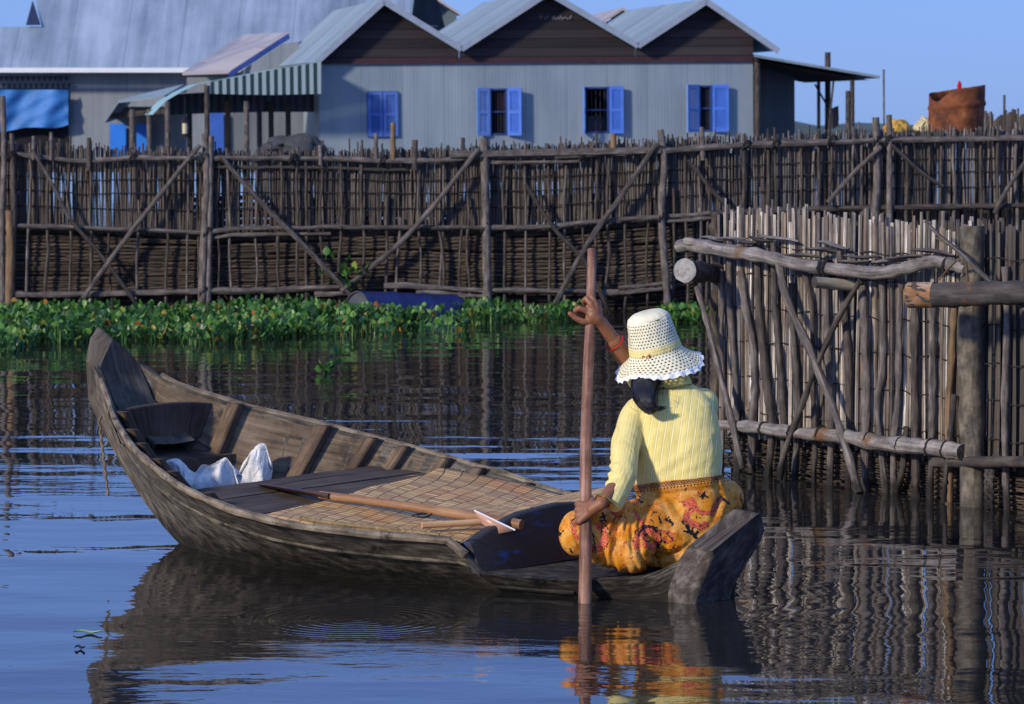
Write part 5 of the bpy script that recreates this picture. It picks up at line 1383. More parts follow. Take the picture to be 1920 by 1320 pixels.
# ------------------------------------------------------------------ house materials
def metal_sheet(name, a, b_, streak=(1.1, 1, .22), rust=None, panel=1.0, rough=.55):
    m, n, b = newmat(name); k = NT(n)
    v = k.coord('UV'); f1 = k.noise(k.coord('UV', (3.2, .22, 1)), 1, 4, .6); f2 = k.noise(k.coord('UV', (.9, .6, 1)), 1, 4, .6); 
    sx = k.add('ShaderNodeSeparateXYZ'); k.l(v, sx.inputs[0])
    pn = k.math('FLOOR', k.math('MULTIPLY', sx.outputs[0], 1/(.78*panel))); wn = k.add('ShaderNodeTexWhiteNoise', noise_dimensions='1D'); k.l(pn, wn.inputs['W'])
    f = k.math('ADD', k.math('MULTIPLY', f1, .62), k.math('MULTIPLY', f2, .38)); f = k.math('MULTIPLY_ADD', wn.outputs[0], .12, k.math('SUBTRACT', f, .06))
    c = k.ramp(f, [(.34, a), (.66, b_)])
    seam = k.math('LESS_THAN', k.math('FRACT', k.math('MULTIPLY', sx.outputs[0], 1/(.78*panel))), .03)
    c = k.mix(k.math('MULTIPLY', seam, .25), c, tuple(q*.35 for q in a))
    if rust:
        rf = k.ramp(k.noise(k.coord('UV', (1.1, 1.1, 1)), 1, 5, .7), [(rust[1], (0, 0, 0)), (rust[1]+.06, (1, 1, 1))]); c = k.mix(rf, c, rust[0])
    k.l(c, b.inputs['Base Color']); b.inputs['Roughness'].default_value = rough; b.inputs['Metallic'].default_value = .15
    w_ = k.math('SINE', k.math('MULTIPLY', sx.outputs[0], 6.283/.065)); k.l(k.bump(w_, .0012, .4), b.inputs['Normal'])
    return m
WALL = metal_sheet('grey_sheet_wall', (.21, .27, .315), (.32, .385, .425))
WALL2 = metal_sheet('dull_sheet_wall', (.16, .19, .22), (.29, .32, .34))
ROOF = metal_sheet('zinc_roof', (.19, .25, .28), (.34, .42, .45), rough=.55)
ROOFB = metal_sheet('large_zinc_roof', (.17, .23, .30), (.38, .47, .58), panel=1.6, rough=.55)
ROOFP = metal_sheet('pinkish_roof', (.33, .30, .31), (.50, .46, .46), rust=((.30, .16, .12), .62), rough=.6)
EDGE = plain('pale_metal_edge', (.30, .36, .44), .5, .1); WHITE = plain('white_board', (.75, .78, .82), .5, .05)
def siding():
    m, n, b = newmat('brown_clapboard'); k = NT(n); v = k.coord('UV'); sx = k.add('ShaderNodeSeparateXYZ'); k.l(v, sx.inputs[0])
    y = k.math('MULTIPLY', sx.outputs[1], 1/.17); fl = k.math('FLOOR', y); wn = k.add('ShaderNodeTexWhiteNoise', noise_dimensions='1D'); k.l(fl, wn.inputs['W'])
    nz = k.noise(k.coord('UV', (.7, 14, 1)), 1, 4, .6)
    f = k.math('MULTIPLY_ADD', wn.outputs[0], .35, k.math('MULTIPLY', nz, .7)); c = k.ramp(f, [(.25, (.014, .010, .013)), (.75, (.042, .032, .036))])
    gp = k.math('LESS_THAN', k.math('FRACT', y), .10); c = k.mix(gp, c, (.008, .005, .006)); k.l(c, b.inputs['Base Color']); b.inputs['Roughness'].default_value = .75
    k.l(k.bump(k.math('FRACT', y), .02, .8), b.inputs['Normal']); return m
SID = siding()
BLUE1 = plain('blue_shutter_paint', (.055, .16, .62), .5, .12, 6); BLUE2 = plain('pale_blue_shutter_paint', (.13, .26, .62), .5, .12, 6)
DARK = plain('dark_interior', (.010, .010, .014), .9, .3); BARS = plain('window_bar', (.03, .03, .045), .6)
TIMB = M['pole_dark']

# ------------------------------------------------------------------ main house: three gables
HD = 62.5; sc_ = HD/6300
o0 = Pd(600, 250, HD)
house = thing('stilt_house', 'long grey sheet-metal house with three brown gables and blue shuttered windows', 'house', (o0.x, HD, 0), rot=(0, -R(.55), R(11)))
LOCAL.add(house.name)
HMi = (Matrix.Translation(house.location) @ house.rotation_euler.to_matrix().to_4x4()).inverted()
def hpx(x, y, back=0):
    """pixel -> house local point on the front wall plane (local y = back)"""
    r = ray(x, y); oo = HMi @ O; d = (HMi.to_3x3() @ r); t = (back-oo.y)/d.y; return oo+d*t
zt = hpx(1000, 118).z
WN = [(688, 747, 171, 257), (892, 975, 166, 253), (1090, 1167, 163, 249), (1285, 1364, 160, 246)]
OPN = []
for i, (xa, xb, ya, yb) in enumerate(WN):
    a = hpx(xa, ya); b_ = hpx(xb, yb); OPN.append([a.x, b_.x, b_.z, a.z])
OPN[1][0] = hpx(918, 200).x; OPN[1][1] = hpx(951, 200).x; OPN[2][0] = hpx(1095, 200).x; OPN[2][1] = hpx(1142, 200).x; OPN[3][0] = hpx(1310, 200).x; OPN[3][1] = hpx(1335, 200).x
xL, xR = 0.0, hpx(1412, 180).x; zb = .75
def wallholes(name, x0, x1, z0, z1, holes, y, mat, parent):
    g = MB(); xs = sorted({x0, x1, *[h[0] for h in holes], *[h[1] for h in holes]}); zs = sorted({z0, z1, *[h[2] for h in holes], *[h[3] for h in holes]})
    for i in range(len(xs)-1):
        for j in range(len(zs)-1):
            cx, cz = (xs[i]+xs[i+1])/2, (zs[j]+zs[j+1])/2
            if any(h[0] < cx < h[1] and h[2] < cz < h[3] for h in holes): continue
            b0 = len(g.v); g.v.extend([Vector((xs[i], y, zs[j])), Vector((xs[i+1], y, zs[j])), Vector((xs[i+1], y, zs[j+1])), Vector((xs[i], y, zs[j+1]))])
            g.face((b0, b0+1, b0+2, b0+3), [(v_.x, v_.z) for v_ in g.v[b0:b0+4]])
    return g.build(name, mat, parent)
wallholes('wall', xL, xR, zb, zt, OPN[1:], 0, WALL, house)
for (x, nm) in ((xL, 'side_wall'), (xR, 'side_wall')):
    g = MB(); b0 = 0; g.v.extend([Vector((x, 0, zb)), Vector((x, 6, zb)), Vector((x, 6, zt)), Vector((x, 0, zt))]); g.face((0, 1, 2, 3), [(v_.y, v_.z) for v_ in g.v]); g.build(nm, WALL, house)
g = MB(); g.v.extend([Vector((xL, 6, zb)), Vector((xR, 6, zb)), Vector((xR, 6, zt)), Vector((xL, 6, zt))]); g.face((0, 1, 2, 3), [(v_.x, v_.z) for v_ in g.v]); g.build('rear_wall', WALL, house)
g = MB(); g.box(((xL+xR)/2, 3, zb-.1), (xR-xL+.3, 6.3, .2), grain=0); g.build('floor_deck', TIMB, house)
for i in range(8):
    for y in (.1, 5.9):
        g = MB(); g.tube([Vector((xL+.2+(xR-xL-.4)*i/7, y, -1.2)), Vector((xL+.2+(xR-xL-.4)*i/7, y, zb-.2))], .09, 8); g.build('stilt', TIMB, house)
# near-black sheet behind the windows: the room's darkness put into its colour
g = MB(); g.box(((xL+xR)/2, 1.6, (zb+zt)/2), (xR-xL-.1, .02, zt-zb)); g.build('room_dark_sheet', DARK, house)
# trim board, gables, roofs
PK = [(600, 110, 715, 3, 860, 92), (860, 92, 1022, -13, 1190, 86), (1190, 86, 1317, 3, 1452, 96)]
g = MB()
for (xa, ya, xm, ym, xb, yb) in PK:
    a, m_, b_ = hpx(xa, ya), hpx(xm, ym), hpx(xb, yb)
    if xa == 600: a.x = xL
    bx_ = b_.x if xb < 1400 else xR; bz_ = b_.z if xb < 1400 else float(np.interp(xR, [m_.x, b_.x], [m_.z, b_.z]))
    g2 = MB(); P_ = [Vector((a.x+.004, -.03, zt)), Vector((bx_-.004, -.03, zt)), Vector((bx_-.004, -.03, bz_)), Vector((m_.x, -.03, m_.z)), Vector((a.x+.004, -.03, a.z))]
    g2.v.extend(P_); g2.face((0, 1, 2, 3, 4), [(v_.x, v_.z) for v_ in P_]); g2.build('gable', SID, house)
    # roof: two slopes with thickness, overhang .25 in front
    yo, yb2 = -.28, 6.2
    def slope(p, q):
        d = (q-p).normalized(); nrm = Vector((-d.z, 0, d.x)); 
        if nrm.z < 0: nrm = -nrm
        g3 = MB(); A_ = [Vector((p.x, yo, p.z)), Vector((q.x, yo, q.z)), Vector((q.x, yb2, q.z)), Vector((p.x, yb2, p.z))]; th = nrm*.05
        l = (q-p).length; T = [v_+th for v_ in A_]; g3.v.extend(A_+T)
        g3.face((4, 5, 6, 7), [(0, 0), (0, l), (6.5, l), (6.5, 0)]); g3.face((3, 2, 1, 0), [(6.5, 0), (6.5, l), (0, l), (0, 0)])
        for i_ in range(4): j_ = (i_+1) % 4; g3.face((i_, j_, 4+j_, 4+i_), [(0, 0), (.2, 0), (.2, .05), (0, .05)])
        r_ = g3.build('roof', ROOF, house, 20)
        g4 = MB(); c0, c1 = A_[0]+Vector((0, -.012, -.01)), A_[1]+Vector((0, -.012, -.01)); dd = nrm*.11
        g4.prism([c0-nrm*.05, c1-nrm*.05, c1+nrm*.062, c0+nrm*.062], (0, -.02, 0)); g4.build('verge_board', EDGE, r_)
    ae = a.copy(); be = b_.copy()
    if xa == 600: 
        d = (a-m_).normalized(); ae = a+d*.15
    slope(ae, m_); slope(m_, be)
g = MB(); g.box(((xL+xR)/2, -.045, zt+.05), (xR-xL, .03, .10), grain=0); g.build('trim_board', plain('dark_red_trim', (.05, .022, .028), .7, .2), house)
# chalk marks on the middle gable
g = MB(); rr = random.Random(4)
for i in range(9):
    x = 1013+i*6.8; pts = [hpx(x+rr.uniform(-2, 2), 30+i*.3, -.036), hpx(x+rr.uniform(0, 4), 36+rr.uniform(-2, 2), -.036), hpx(x+rr.uniform(2, 7), 31+rr.uniform(-3, 3), -.036)]
    g.tube([Vector(p) for p in pts], .010, 4)
g.build('chalk_writing', plain('chalk', (.22, .20, .24), .9), house)
# windows
def shutter(parent, x0, x1, z0, z1, mat, ang=0, hinge='L'):
    """louvred shutter; ang swings it out from the wall about its hinge"""
    w_ = x1-x0; g = MB(); sl_ = MB(); st = .055
    hx = x0 if hinge == 'L' else x1; sgn = 1 if hinge == 'L' else -1
    Rm = Matrix.Rotation(-sgn*ang, 3, 'Z')
    def T(lx, ly, lz): return Vector((hx, -.035, 0)) + Rm @ Vector((lx*sgn, ly, 0)) + Vector((0, 0, lz))
    def bx(gg, lx0, lx1, lz0, lz1, ly0=-.018, ly1=.018):
        b0 = len(gg.v)
        for lx in (lx0, lx1):
            for ly in (ly0, ly1):
                for lz in (lz0, lz1): gg.v.append(T(lx, ly, lz))
        for q in ((0,1,3,2), (4,6,7,5), (0,4,5,1), (2,3,7,6), (0,2,6,4), (1,5,7,3)): gg.face(tuple(b0+i for i in q), [(0, 0), (.1, 0), (.1, .1), (0, .1)])
    h = z1-z0
    bx(g, 0, st, z0, z1); bx(g, w_-st, w_, z0, z1)
    for a, b_ in ((0, st*1.2), (h*.46, h*.46+st), (h-st*1.2, h)): bx(g, st, w_-st, z0+a, z0+b_, -.016, .016)
    o = g.build('shutter', mat, parent, 20)
    n = 9
    for half in ((st*1.2, h*.46), (h*.46+st, h-st*1.2)):
        for i in range(n):
            za = z0+half[0]+(half[1]-half[0])*(i+.15)/n; zb_ = za+(half[1]-half[0])/n*.8
            b0 = len(sl_.v); sl_.v.extend([T(st, -.012, za), T(w_-st, -.012, za), T(w_-st, .010, zb_), T(st, .010, zb_)]); sl_.face((b0, b0+1, b0+2, b0+3), [(0, 0), (.1, 0), (.1, .1), (0, .1)])
    sl_.build('louvres', mat, o)
    return o
def winframe(parent, x0, x1, z0, z1, bars=5):
    g = MB(); y = .02; f = .035
    for c, s in (((x0+f/2, y, (z0+z1)/2), (f, .07, z1-z0-.004)), ((x1-f/2, y, (z0+z1)/2), (f, .07, z1-z0-.004)), (((x0+x1)/2, y, z0+f/2), (x1-x0-2*f-.004, .066, f)), (((x0+x1)/2, y, z1-f/2), (x1-x0-2*f-.004, .066, f)), (((x0+x1)/2, y+.01, (z0+z1)/2), (x1-x0-2*f-.004, .04, f*.8))): g.box(c, s)
    w_ = g.build('window', plain('frame_blue_dark', (.03, .06, .2), .6), parent)
    g = MB()
    for i in range(bars): x = x0+f+(x1-x0-2*f)*(i+.5)/bars; g.tube([Vector((x, y+.03, z0+f)), Vector((x, y+.03, z1-f))], .010, 5)
    g.build('bar', BARS, w_); return w_
o_ = OPN[0]; wd = winframe(house, o_[0], o_[1], o_[2], o_[3], 1); wd['label'] = 'window with both pale blue shutters closed'; 
md_ = (o_[0]+o_[1])/2; g = MB(); g.box(((o_[0]+o_[1])/2, .012, (o_[2]+o_[3])/2), (o_[1]-o_[0]-.02, .012, o_[3]-o_[2]-.02)); g.build('panel', BLUE2, wd)
CL = plain('closed_shutter_paint', (.08, .17, .50), .5, .15, 7)
shutter(wd, o_[0]+.01, md_-.008, o_[2]+.01, o_[3]-.01, CL, .0, 'L'); shutter(wd, md_+.008, o_[1]-.01, o_[2]+.01, o_[3]-.01, CL, .0, 'R')
for i, (xa, xb) in ((1, (892, 975)), (2, (1088, 1167)), (3, (1284, 1364))):
    o_ = OPN[i]; wd = winframe(house, *o_); A_, B_ = hpx(xa, 200).x, hpx(xb, 200).x
    wl, wr = max(.06, o_[0]-A_), B_-o_[1]
    full = max(wl, wr)+.01
    sh = shutter(wd, o_[0]-full, o_[0], o_[2]-.01, o_[3]+.01, BLUE2, math.acos(min(.98, wl/full)), 'R')
    sh = shutter(wd, o_[1], o_[1]+full, o_[2]-.01, o_[3]+.01, BLUE1, math.acos(min(.97, wr/full)), 'L')
g = MB(); o_ = OPN[1]; g.grid([[Vector((o_[0]+.15+.25*i/6, .12+.02*math.sin(i*1.7), o_[3]-.05-.35*j)) for i in range(7)] for j in (0, 1)]); g.build('hanging_shirt', plain('dark_red_shirt', (.10, .015, .02), .8), house)
o_ = OPN[2]; bm = bmesh.new(); bmesh.ops.create_icosphere(bm, subdivisions=3, radius=1)
for v_ in bm.verts: v_.co = Vector((o_[0]+.28+v_.co.x*.24, .30+v_.co.y*.12, o_[2]+.10+v_.co.z*.24+.05*noise.noise(v_.co*3)))
me = bpy.data.meshes.new('bundle'); bm.to_mesh(me); bm.free(); mo('bundle', me, plain('grey_bundle', (.12, .10, .12), .9, .3), house)
# right porch
pa, pb, pc_, pd_ = hpx(1425, 100), hpx(1647, 143), hpx(1600, 145), hpx(1425, 104)
g = MB(); zA = hpx(1425, 102).z; zB = hpx(1647, 142).z; xB = hpx(1647, 142).x; xA = xR-.05
g.grid([[(xA, -.25, zA), (xB, -.10, zB)], [(xA, 4.5, zA+.05), (xB, 4.5, zB)]]); g.grid([[(xA, -.25, zA-.05), (xB, -.10, zB-.05)], [(xA, 4.5, zA), (xB, 4.5, zB-.05)]]); g.grid([[(xA, -.25, zA), (xB, -.10, zB)], [(xA, -.25, zA-.05), (xB, -.10, zB-.05)]]); g.grid([[(xB, -.10, zB), (xB, 4.5, zB)], [(xB, -.10, zB-.05), (xB, 4.5, zB-.05)]])
pr_ = g.build('porch_roof', ROOF, house, 20)
g = MB(); g.grid([[(xA, -.20, zA-.10), (xB-.2, -.06, zB-.08)], [(xA, 4.4, zA-.06), (xB-.2, 4.4, zB-.08)]]); g.build('porch_ceiling', TIMB, house)
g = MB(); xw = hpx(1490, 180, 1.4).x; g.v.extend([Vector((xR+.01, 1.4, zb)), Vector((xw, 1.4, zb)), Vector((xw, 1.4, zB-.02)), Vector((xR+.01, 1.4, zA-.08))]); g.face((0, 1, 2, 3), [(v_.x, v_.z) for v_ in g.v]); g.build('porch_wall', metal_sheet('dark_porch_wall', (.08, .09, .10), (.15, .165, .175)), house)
g = MB(); g.box(((xR+xB)/2, 2.2, zb-.1), (xB-xR-.15, 4.6, .12), grain=0); g.build('porch_floor', TIMB, house)
for (x, yb_, r, ytop) in ((1535, 1.0, .035, 152), (1552, 2.5, .06, 98), (1598, 0.0, .045, 150), (1590, -.2, .05, 170), (1420, -.06, .06, 105)):
    t = hpx(x, ytop, yb_); b_ = hpx(x, 262, yb_); g = MB(); g.tube([Vector(t), Vector(b_)+Vector((0, 0, -.9))], r, 8); g.build('porch_post', TIMB, house)
for (x0, y0, x1, y1, b1) in ((1528, 158, 1555, 205, 1.6), (1563, 150, 1553, 250, .3)):
    g = MB(); g.tube([hpx(x0, y0, b1), hpx(x1, y1, b1)], .02, 6); g.build('porch_strut', TIMB, house)
cl = MB(); a = hpx(1548, 200, .6); 
cl.grid([[hpx(1548+i*6, 200+3*math.sin(i), .6+.04*math.sin(i*2)) for i in range(5)], [hpx(1549+i*6, 222, .62+.04*math.sin(i*2)) for i in range(5)], [hpx(1552+i*5, 242-abs(i-2)*3, .6) for i in range(5)]])
o = cl.build('hanging_trousers', plain('dark_cloth', (.02, .02, .03), .8), house)
# awning at the left corner, green and white stripes
def stripe_mat(axis, per, a, b_, off=0):
    m, n, b = newmat('striped_awning'); k = NT(n); sx = k.add('ShaderNodeSeparateXYZ'); k.l(k.coord('UV'), sx.inputs[0])
    f = k.math('LESS_THAN', k.math('FRACT', k.math('MULTIPLY', sx.outputs[axis], 1/per)), .5); k.l(k.mix(f, a, b_), b.inputs['Base Color']); b.inputs['Roughness'].default_value = .5; return m
STR = stripe_mat(0, .145, (.012, .045, .05), (.34, .42, .44))
AWT = plain('pale_green_sheet', (.30, .48, .48), .45, .12, 3)
# the upper sheet falls from the house corner to the left and curls down at its end
ar = [(600, 116), (520, 129), (440, 145), (400, 152), (370, 158), (340, 172), (310, 190), (286, 215)]
AY0, AY1 = -.9, .8
g = MB(); g.grid([[hpx(x, y, AY1)*0+Vector((hpx(x, y, AY0).x, yy, hpx(x, y, AY0).z)) for x, y in ar] for yy in (AY0, AY1)]); aw = g.build('awning', AWT, house, 60)
fr_ = [(602, 116, 176), (500, 133, 178), (400, 153, 176), (385, 158, 175)]
g = MB(); top_ = [hpx(x, a, AY0-.02) for x, a, b2 in fr_]; bot = [hpx(x, b2, AY0-.02) for x, a, b2 in fr_]
g.grid([top_, bot], uvs=lambda i, j: ([top_, bot][i][j].x, [top_, bot][i][j].z)); g.build('striped_valance', STR, aw)
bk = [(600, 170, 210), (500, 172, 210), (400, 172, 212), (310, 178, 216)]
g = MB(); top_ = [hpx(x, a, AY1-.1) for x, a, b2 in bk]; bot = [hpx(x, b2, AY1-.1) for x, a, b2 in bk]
g.grid([top_, bot], uvs=lambda i, j: ([top_, bot][i][j].x, [top_, bot][i][j].z)); g.build('striped_valance', stripe_mat(0, .145, (.010, .02, .025), (.05, .06, .07)), aw)  # rear stripes in darker colours: shade under the awning painted in
for x, yy, mt in ((314, AY0, 'pole'), (248, -.5, 'pole'), (280, .3, 'pole'), (355, AY1, 'pole_dark'), (388, AY0, 'pole_dark'), (427, .4, 'pole_tan'), (462, AY0, 'pole'), (508, .6, 'pole_dark'), (540, .6, 'pole_dark'), (486, .9, 'pole')):
    yt_ = 190 if x > 300 else 205; t = hpx(x, yt_ if x != 388 else 160, yy); b_ = hpx(x, 290, yy); g = MB(); g.tube([Vector(t), Vector(b_)+Vector((0, 0, -1.4))], .05, 8); g.build('awning_post', M[mt], house)
# back wall under the awning with a blue door
g = MB(); P_ = [hpx(400, 178, 2.2), hpx(600, 178, 2.2), hpx(600, 300, 2.2), hpx(400, 300, 2.2)]; g.v.extend(P_); g.face((3, 2, 1, 0), [(v_.x, v_.z) for v_ in reversed(P_)]); g.build('veranda_wall', WALL2, house)
g = MB(); a, b_ = hpx(394, 210, 2.1), hpx(420, 285, 2.1); g.box(((a.x+b_.x)/2, 2.1, (a.z+b_.z)/2), (b_.x-a.x, .05, a.z-b_.z)); g.build('door', BLUE1, house)
g = MB(); a, b_ = hpx(575, 178, 2.1), hpx(592, 270, 2.1); g.box(((a.x+b_.x)/2, 2.1, (a.z+b_.z)/2), (b_.x-a.x, .05, a.z-b_.z)); g.build('door', plain('slate_door', (.05, .07, .15), .6), house)

# ------------------------------------------------------------------ generic plane builder for the other buildings
def poly(name, pts, mat, parent, uvax=None, th=None, flip=False):
    g = MB(); 
    P_ = [Vector(p) for p in pts]
    if th is not None: g.prism(P_, th)
    else:
        g.v.extend(P_); e = (P_[1]-P_[0]).normalized(); nn = (P_[1]-P_[0]).cross(P_[2]-P_[0]).normalized(); f = nn.cross(e)
        g.face(tuple(range(len(P_))), [((p-P_[0]).dot(e), (p-P_[0]).dot(f)) for p in P_])
    return g.build(name, mat, parent, 20)
# big left building
D2 = 76.0
big = thing('large_shed', 'large grey building with a broad pale zinc roof and a blue tarp at the left', 'building', (Pd(150, 280, D2).x, D2, 0))
def d2(x, y, b_=0): return Pd(x, y, D2+b_)
eL, eR = d2(-80, 128, -.6), d2(730, 128, -.6)
rx = 9.0; rz = 6.4
def roofpt(x, y):  # on the roof plane: eave at (y=D2-.6, z=eL.z) rising backwards
    n = Vector((0, -rz, rx)).normalized(); return Pl(x, y, eL, n)
A_ = [roofpt(40, 128), roofpt(730, 128), roofpt(760, -120), roofpt(120, -120)]
A_ = [roofpt(0, 128), roofpt(760, 128), roofpt(800, -140), roofpt(82, -140), roofpt(62, 0), roofpt(78, 48)]
g = MB(); 
P_ = [roofpt(-10, 128), roofpt(760, 128), roofpt(790, -60), roofpt(66, -60), roofpt(76, 48), roofpt(-10, 48)]
P_ = [roofpt(30, 128), roofpt(760, 128), roofpt(790, -110), roofpt(40, -110), roofpt(78, 49)]
g.v.extend(P_); g.face(tuple(range(5)), [(v_.x, v_.y*1.2) for v_ in P_]); g.build('roof', ROOFB, big)
P_ = [roofpt(-120, 128), roofpt(30.5, 128), roofpt(77.5, 50), roofpt(-120, 50)]; g = MB(); g.v.extend(P_); g.face(tuple(range(4)), [(v_.x, v_.y*1.2) for v_ in P_]); g.build('lower_roof', ROOFB, big)
n_b = roofpt(300, -110)
poly('rear_roof', [roofpt(40, -110), roofpt(790, -110), roofpt(790, -110)+Vector((1, 9, -4)), roofpt(40, -110)+Vector((0, 9, -4))], ROOFB, big)
q1, q2, q3 = roofpt(50, 49), roofpt(77, 49), roofpt(62, 2)
poly('dormer_end', [q1+Vector((0, -.12, .02)), q2+Vector((0, -.12, .02)), q3+Vector((0, -.12, .0))], plain('navy_board', (.02, .03, .08), .8), big, th=(0, .1, 0))  # dark navy board on the triangular roof end
poly('fascia', [d2(-120, 127, -.64), d2(700, 127, -.64), d2(700, 136, -.64), d2(-120, 136, -.64)], WHITE, big, th=(0, -.06, 0))
poly('wall', [d2(-150, 320), d2(560, 320), d2(560, 134), d2(-150, 134)], WALL2, big)
poly('side_wall', [d2(560, 320), d2(560, 320)+Vector((0, 9, 0)), d2(560, 134)+Vector((0, 9, 0)), d2(560, 134)], WALL2, big)
g = MB(); a, b_ = d2(-150, 312), d2(560, 312); g.box(((a.x+b_.x)/2, D2+4, a.z), (b_.x-a.x, 9, .25), grain=0); g.build('floor_deck', TIMB, big)
for i in range(8): 
    g = MB(); x = a.x+.3+(b_.x-a.x-.6)*i/7; g.tube([Vector((x, D2+.2, -1.5)), Vector((x, D2+.2, a.z))], .1, 8); g.build('stilt', TIMB, big)
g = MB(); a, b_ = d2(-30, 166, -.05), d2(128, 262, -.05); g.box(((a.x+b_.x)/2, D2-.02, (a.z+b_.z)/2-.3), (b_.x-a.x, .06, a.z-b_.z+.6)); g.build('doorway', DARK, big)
g = MB()
for i in range(13):
    for j, y in enumerate((148, 161)):
        x = 2+i*10.2+j*5; c = d2(x, y, -.09); g.prism([c+Vector((-.05, 0, .06)), c+Vector((.05, 0, .06)), c+Vector((0, 0, -.07))], (0, -.02, 0))
g.build('scalloped_trim', plain('dark_lattice_trim', (.03, .04, .07), .7), big)
g = MB(); rws = []
for j in range(13):
    row = []
    for i in range(25):
        f = i/24; gq = j/12; x = -25+153*f; bot_ = 243-12*max(0, f-.55)*2.0+4*math.sin(f*9); y = 168+(bot_-168)*gq
        row.append(d2(x, y, -.25-.06*math.sin(f*9+gq*2)-.10*gq-.022*math.sin((f*1.0+gq*.9)*17)-.02*math.sin(f*23+gq*5)))
    rws.append(row)
g.grid(rws); tarp = g.build('tarpaulin', plain('blue_tarp', (.03, .17, .50), .6, .3, 1.5), None, 80); tag(tarp, 'bright blue tarpaulin sheet hung across the opening of the left building', 'tarp'); rebase(tarp, d2(60, 243, -.3))
# the lower awning roof with two blue doors
D3 = 70.0
low = thing('lean_to', 'low dark lean-to roof on posts with two bright blue doors', 'shed', (Pd(280, 280, D3).x, D3, 0))
def d3(x, y, b_=0): return Pd(x, y, D3+b_)
poly('roof', [d3(196, 230, -1.6), d3(222, 194, -1.6), d3(300, 183, -1.6), d3(330, 172, 2), d3(240, 186, 2)], M['pole_dark'], low)
poly('roof_sheet', [d3(222, 193, -1.62), d3(308, 184, -1.62), d3(345, 162, 2), d3(250, 184, 2)], ROOF, low, th=(0, 0, .05))
poly('roof_end', [d3(196, 231, -1.62), d3(222, 193, -1.62), d3(250, 184, 2), d3(225, 222, 2)], ROOF, low, th=(0, 0, .04))
poly('beam', [d3(205, 212, -1.4), d3(350, 200, -1.4), d3(350, 209, -1.4), d3(205, 222, -1.4)], TIMB, low, th=(0, .1, 0))
for (xa, xb) in ((206, 236), (256, 279)):
    poly('door', [d3(xa, 232, 1), d3(xb, 232, 1), d3(xb, 300, 1), d3(xa, 300, 1)], plain('bright_blue_door', (.02, .20, .80), .5, .1, 3), low, th=(0, .06, 0))
poly('wall', [d3(205, 200, 1.2), d3(400, 200, 1.2), d3(400, 300, 1.2), d3(205, 300, 1.2)], WALL2, low)
for x in (247, 281, 314): g = MB(); g.tube([d3(x, 205, -1.4), d3(x, 300, -1.4)+Vector((0, 0, -1))], .05, 8); g.build('post', M['pole'], low)
g = MB(); g.box(d3(300, 308, 0), (3.0, 3, .2), grain=0); g.build('floor_deck', TIMB, low)
# pinkish roof between
D4 = 68.0
pk = thing('small_house', 'small house with a sloping pinkish metal roof edged in blue', 'house', (Pd(440, 280, D4).x, D4, 0))
def d4(x, y, b_=0): return Pd(x, y, D4+b_)
poly('roof', [d4(342, 141, -1), d4(432, 138, -1), d4(543, 66, -.2), d4(455, 70, 4)], ROOFP, pk, th=(0, 0, .06))
poly('verge_board', [d4(430, 146, -1.05), d4(544, 72, -.25), d4(541, 63, -.25), d4(428, 137, -1.05)], plain('blue_verge', (.05, .10, .35), .6), pk, th=(0, -.05, 0))
poly('wall', [d4(432, 146, -.8), d4(560, 146, -.8), d4(560, 78, -.8), d4(530, 82, -.8)], WALL2, pk)
poly('front_wall', [d4(350, 145, 0), d4(560, 145, 0), d4(560, 320, 0), d4(350, 320, 0)], WALL2, pk)
# far gables
D5 = 84.0
def far_house(xa, xm, xb, ya, ym, yb, xs, ysl, label, wallmat):
    h = thing('far_house', label, 'house', (Pd(xm, 100, D5).x, D5, 0))
    q = lambda x, y, b_=0: Pd(x, y, D5+b_)
    poly('gable', [q(xa, ya), q(xb, yb), q(xm, ym)], wallmat, h)
    poly('wall', [q(xa, 240), q(xb, 240), q(xb, yb), q(xa, ya)], wallmat, h)
    poly('roof', [q(xa-6, ya+3, -.3), q(xm, ym-5, -.3), q(xm-xs, ym+ysl, 5), q(xa-6-xs, ya+ysl, 5)], ROOFP, h, th=(0, 0, .07))
    poly('roof', [q(xm, ym-5, -.3), q(xb+8, yb+2, -.3), q(xb+8-xs*.3, yb, 5), q(xm-xs, ym+ysl, 5)], ROOFP, h, th=(0, 0, .07))
    poly('rear_wall', [q(xa-xs, 240, 4.8), q(xb-xs*.3, 240, 4.8), q(xb-xs*.3, yb, 4.8), q(xa-xs, ya, 4.8)], wallmat, h)
    return h
TEAL = plain('grey_teal_wall', (.10, .15, .18), .7, .15, 1.5)
h = far_house(778, 820, 856, 42, 6, 28, 62, 4, 'far small gabled house with grey-teal wall behind the two left gables', TEAL)
poly('vent_plate', [Pd(804, 42, 83.9), Pd(821, 42, 83.9), Pd(821, 50, 83.9), Pd(804, 50, 83.9)], WHITE, h, th=(0, -.03, 0))
far_house(1128, 1168, 1215, 46, 24, 48, 50, 6, 'far roof corner peeking over the valley before the right gable', TEAL)

# ------------------------------------------------------------------ odds and ends above the back fence
D6 = 33.0
def d6(x, y, b_=0): return Pd(x, y, D6+b_)
plat = thing('drying_platform', 'pole platform behind the right end of the bamboo fence', 'platform', (Pd(1830, 300, D6).x, D6, 0))
z6 = d6(1790, 247).z
for i in range(6):
    g = MB(); y = D6-.5+.22*i; g.tube(crook((d6(1672, 247).x, y, z6-.04), (d6(2000, 245).x, y, z6-.03), 10, .01), .03, 8); g.build('pole', M['pole'], plat)
for x in (1690, 1790, 1900, 1980):
    for y in (-.5, .6): g = MB(); p = d6(x, 300); g.tube([Vector((p.x, D6+y, -.8)), Vector((p.x, D6+y, z6-.07))], .035, 8); g.build('post', M['pole_dark'], plat)
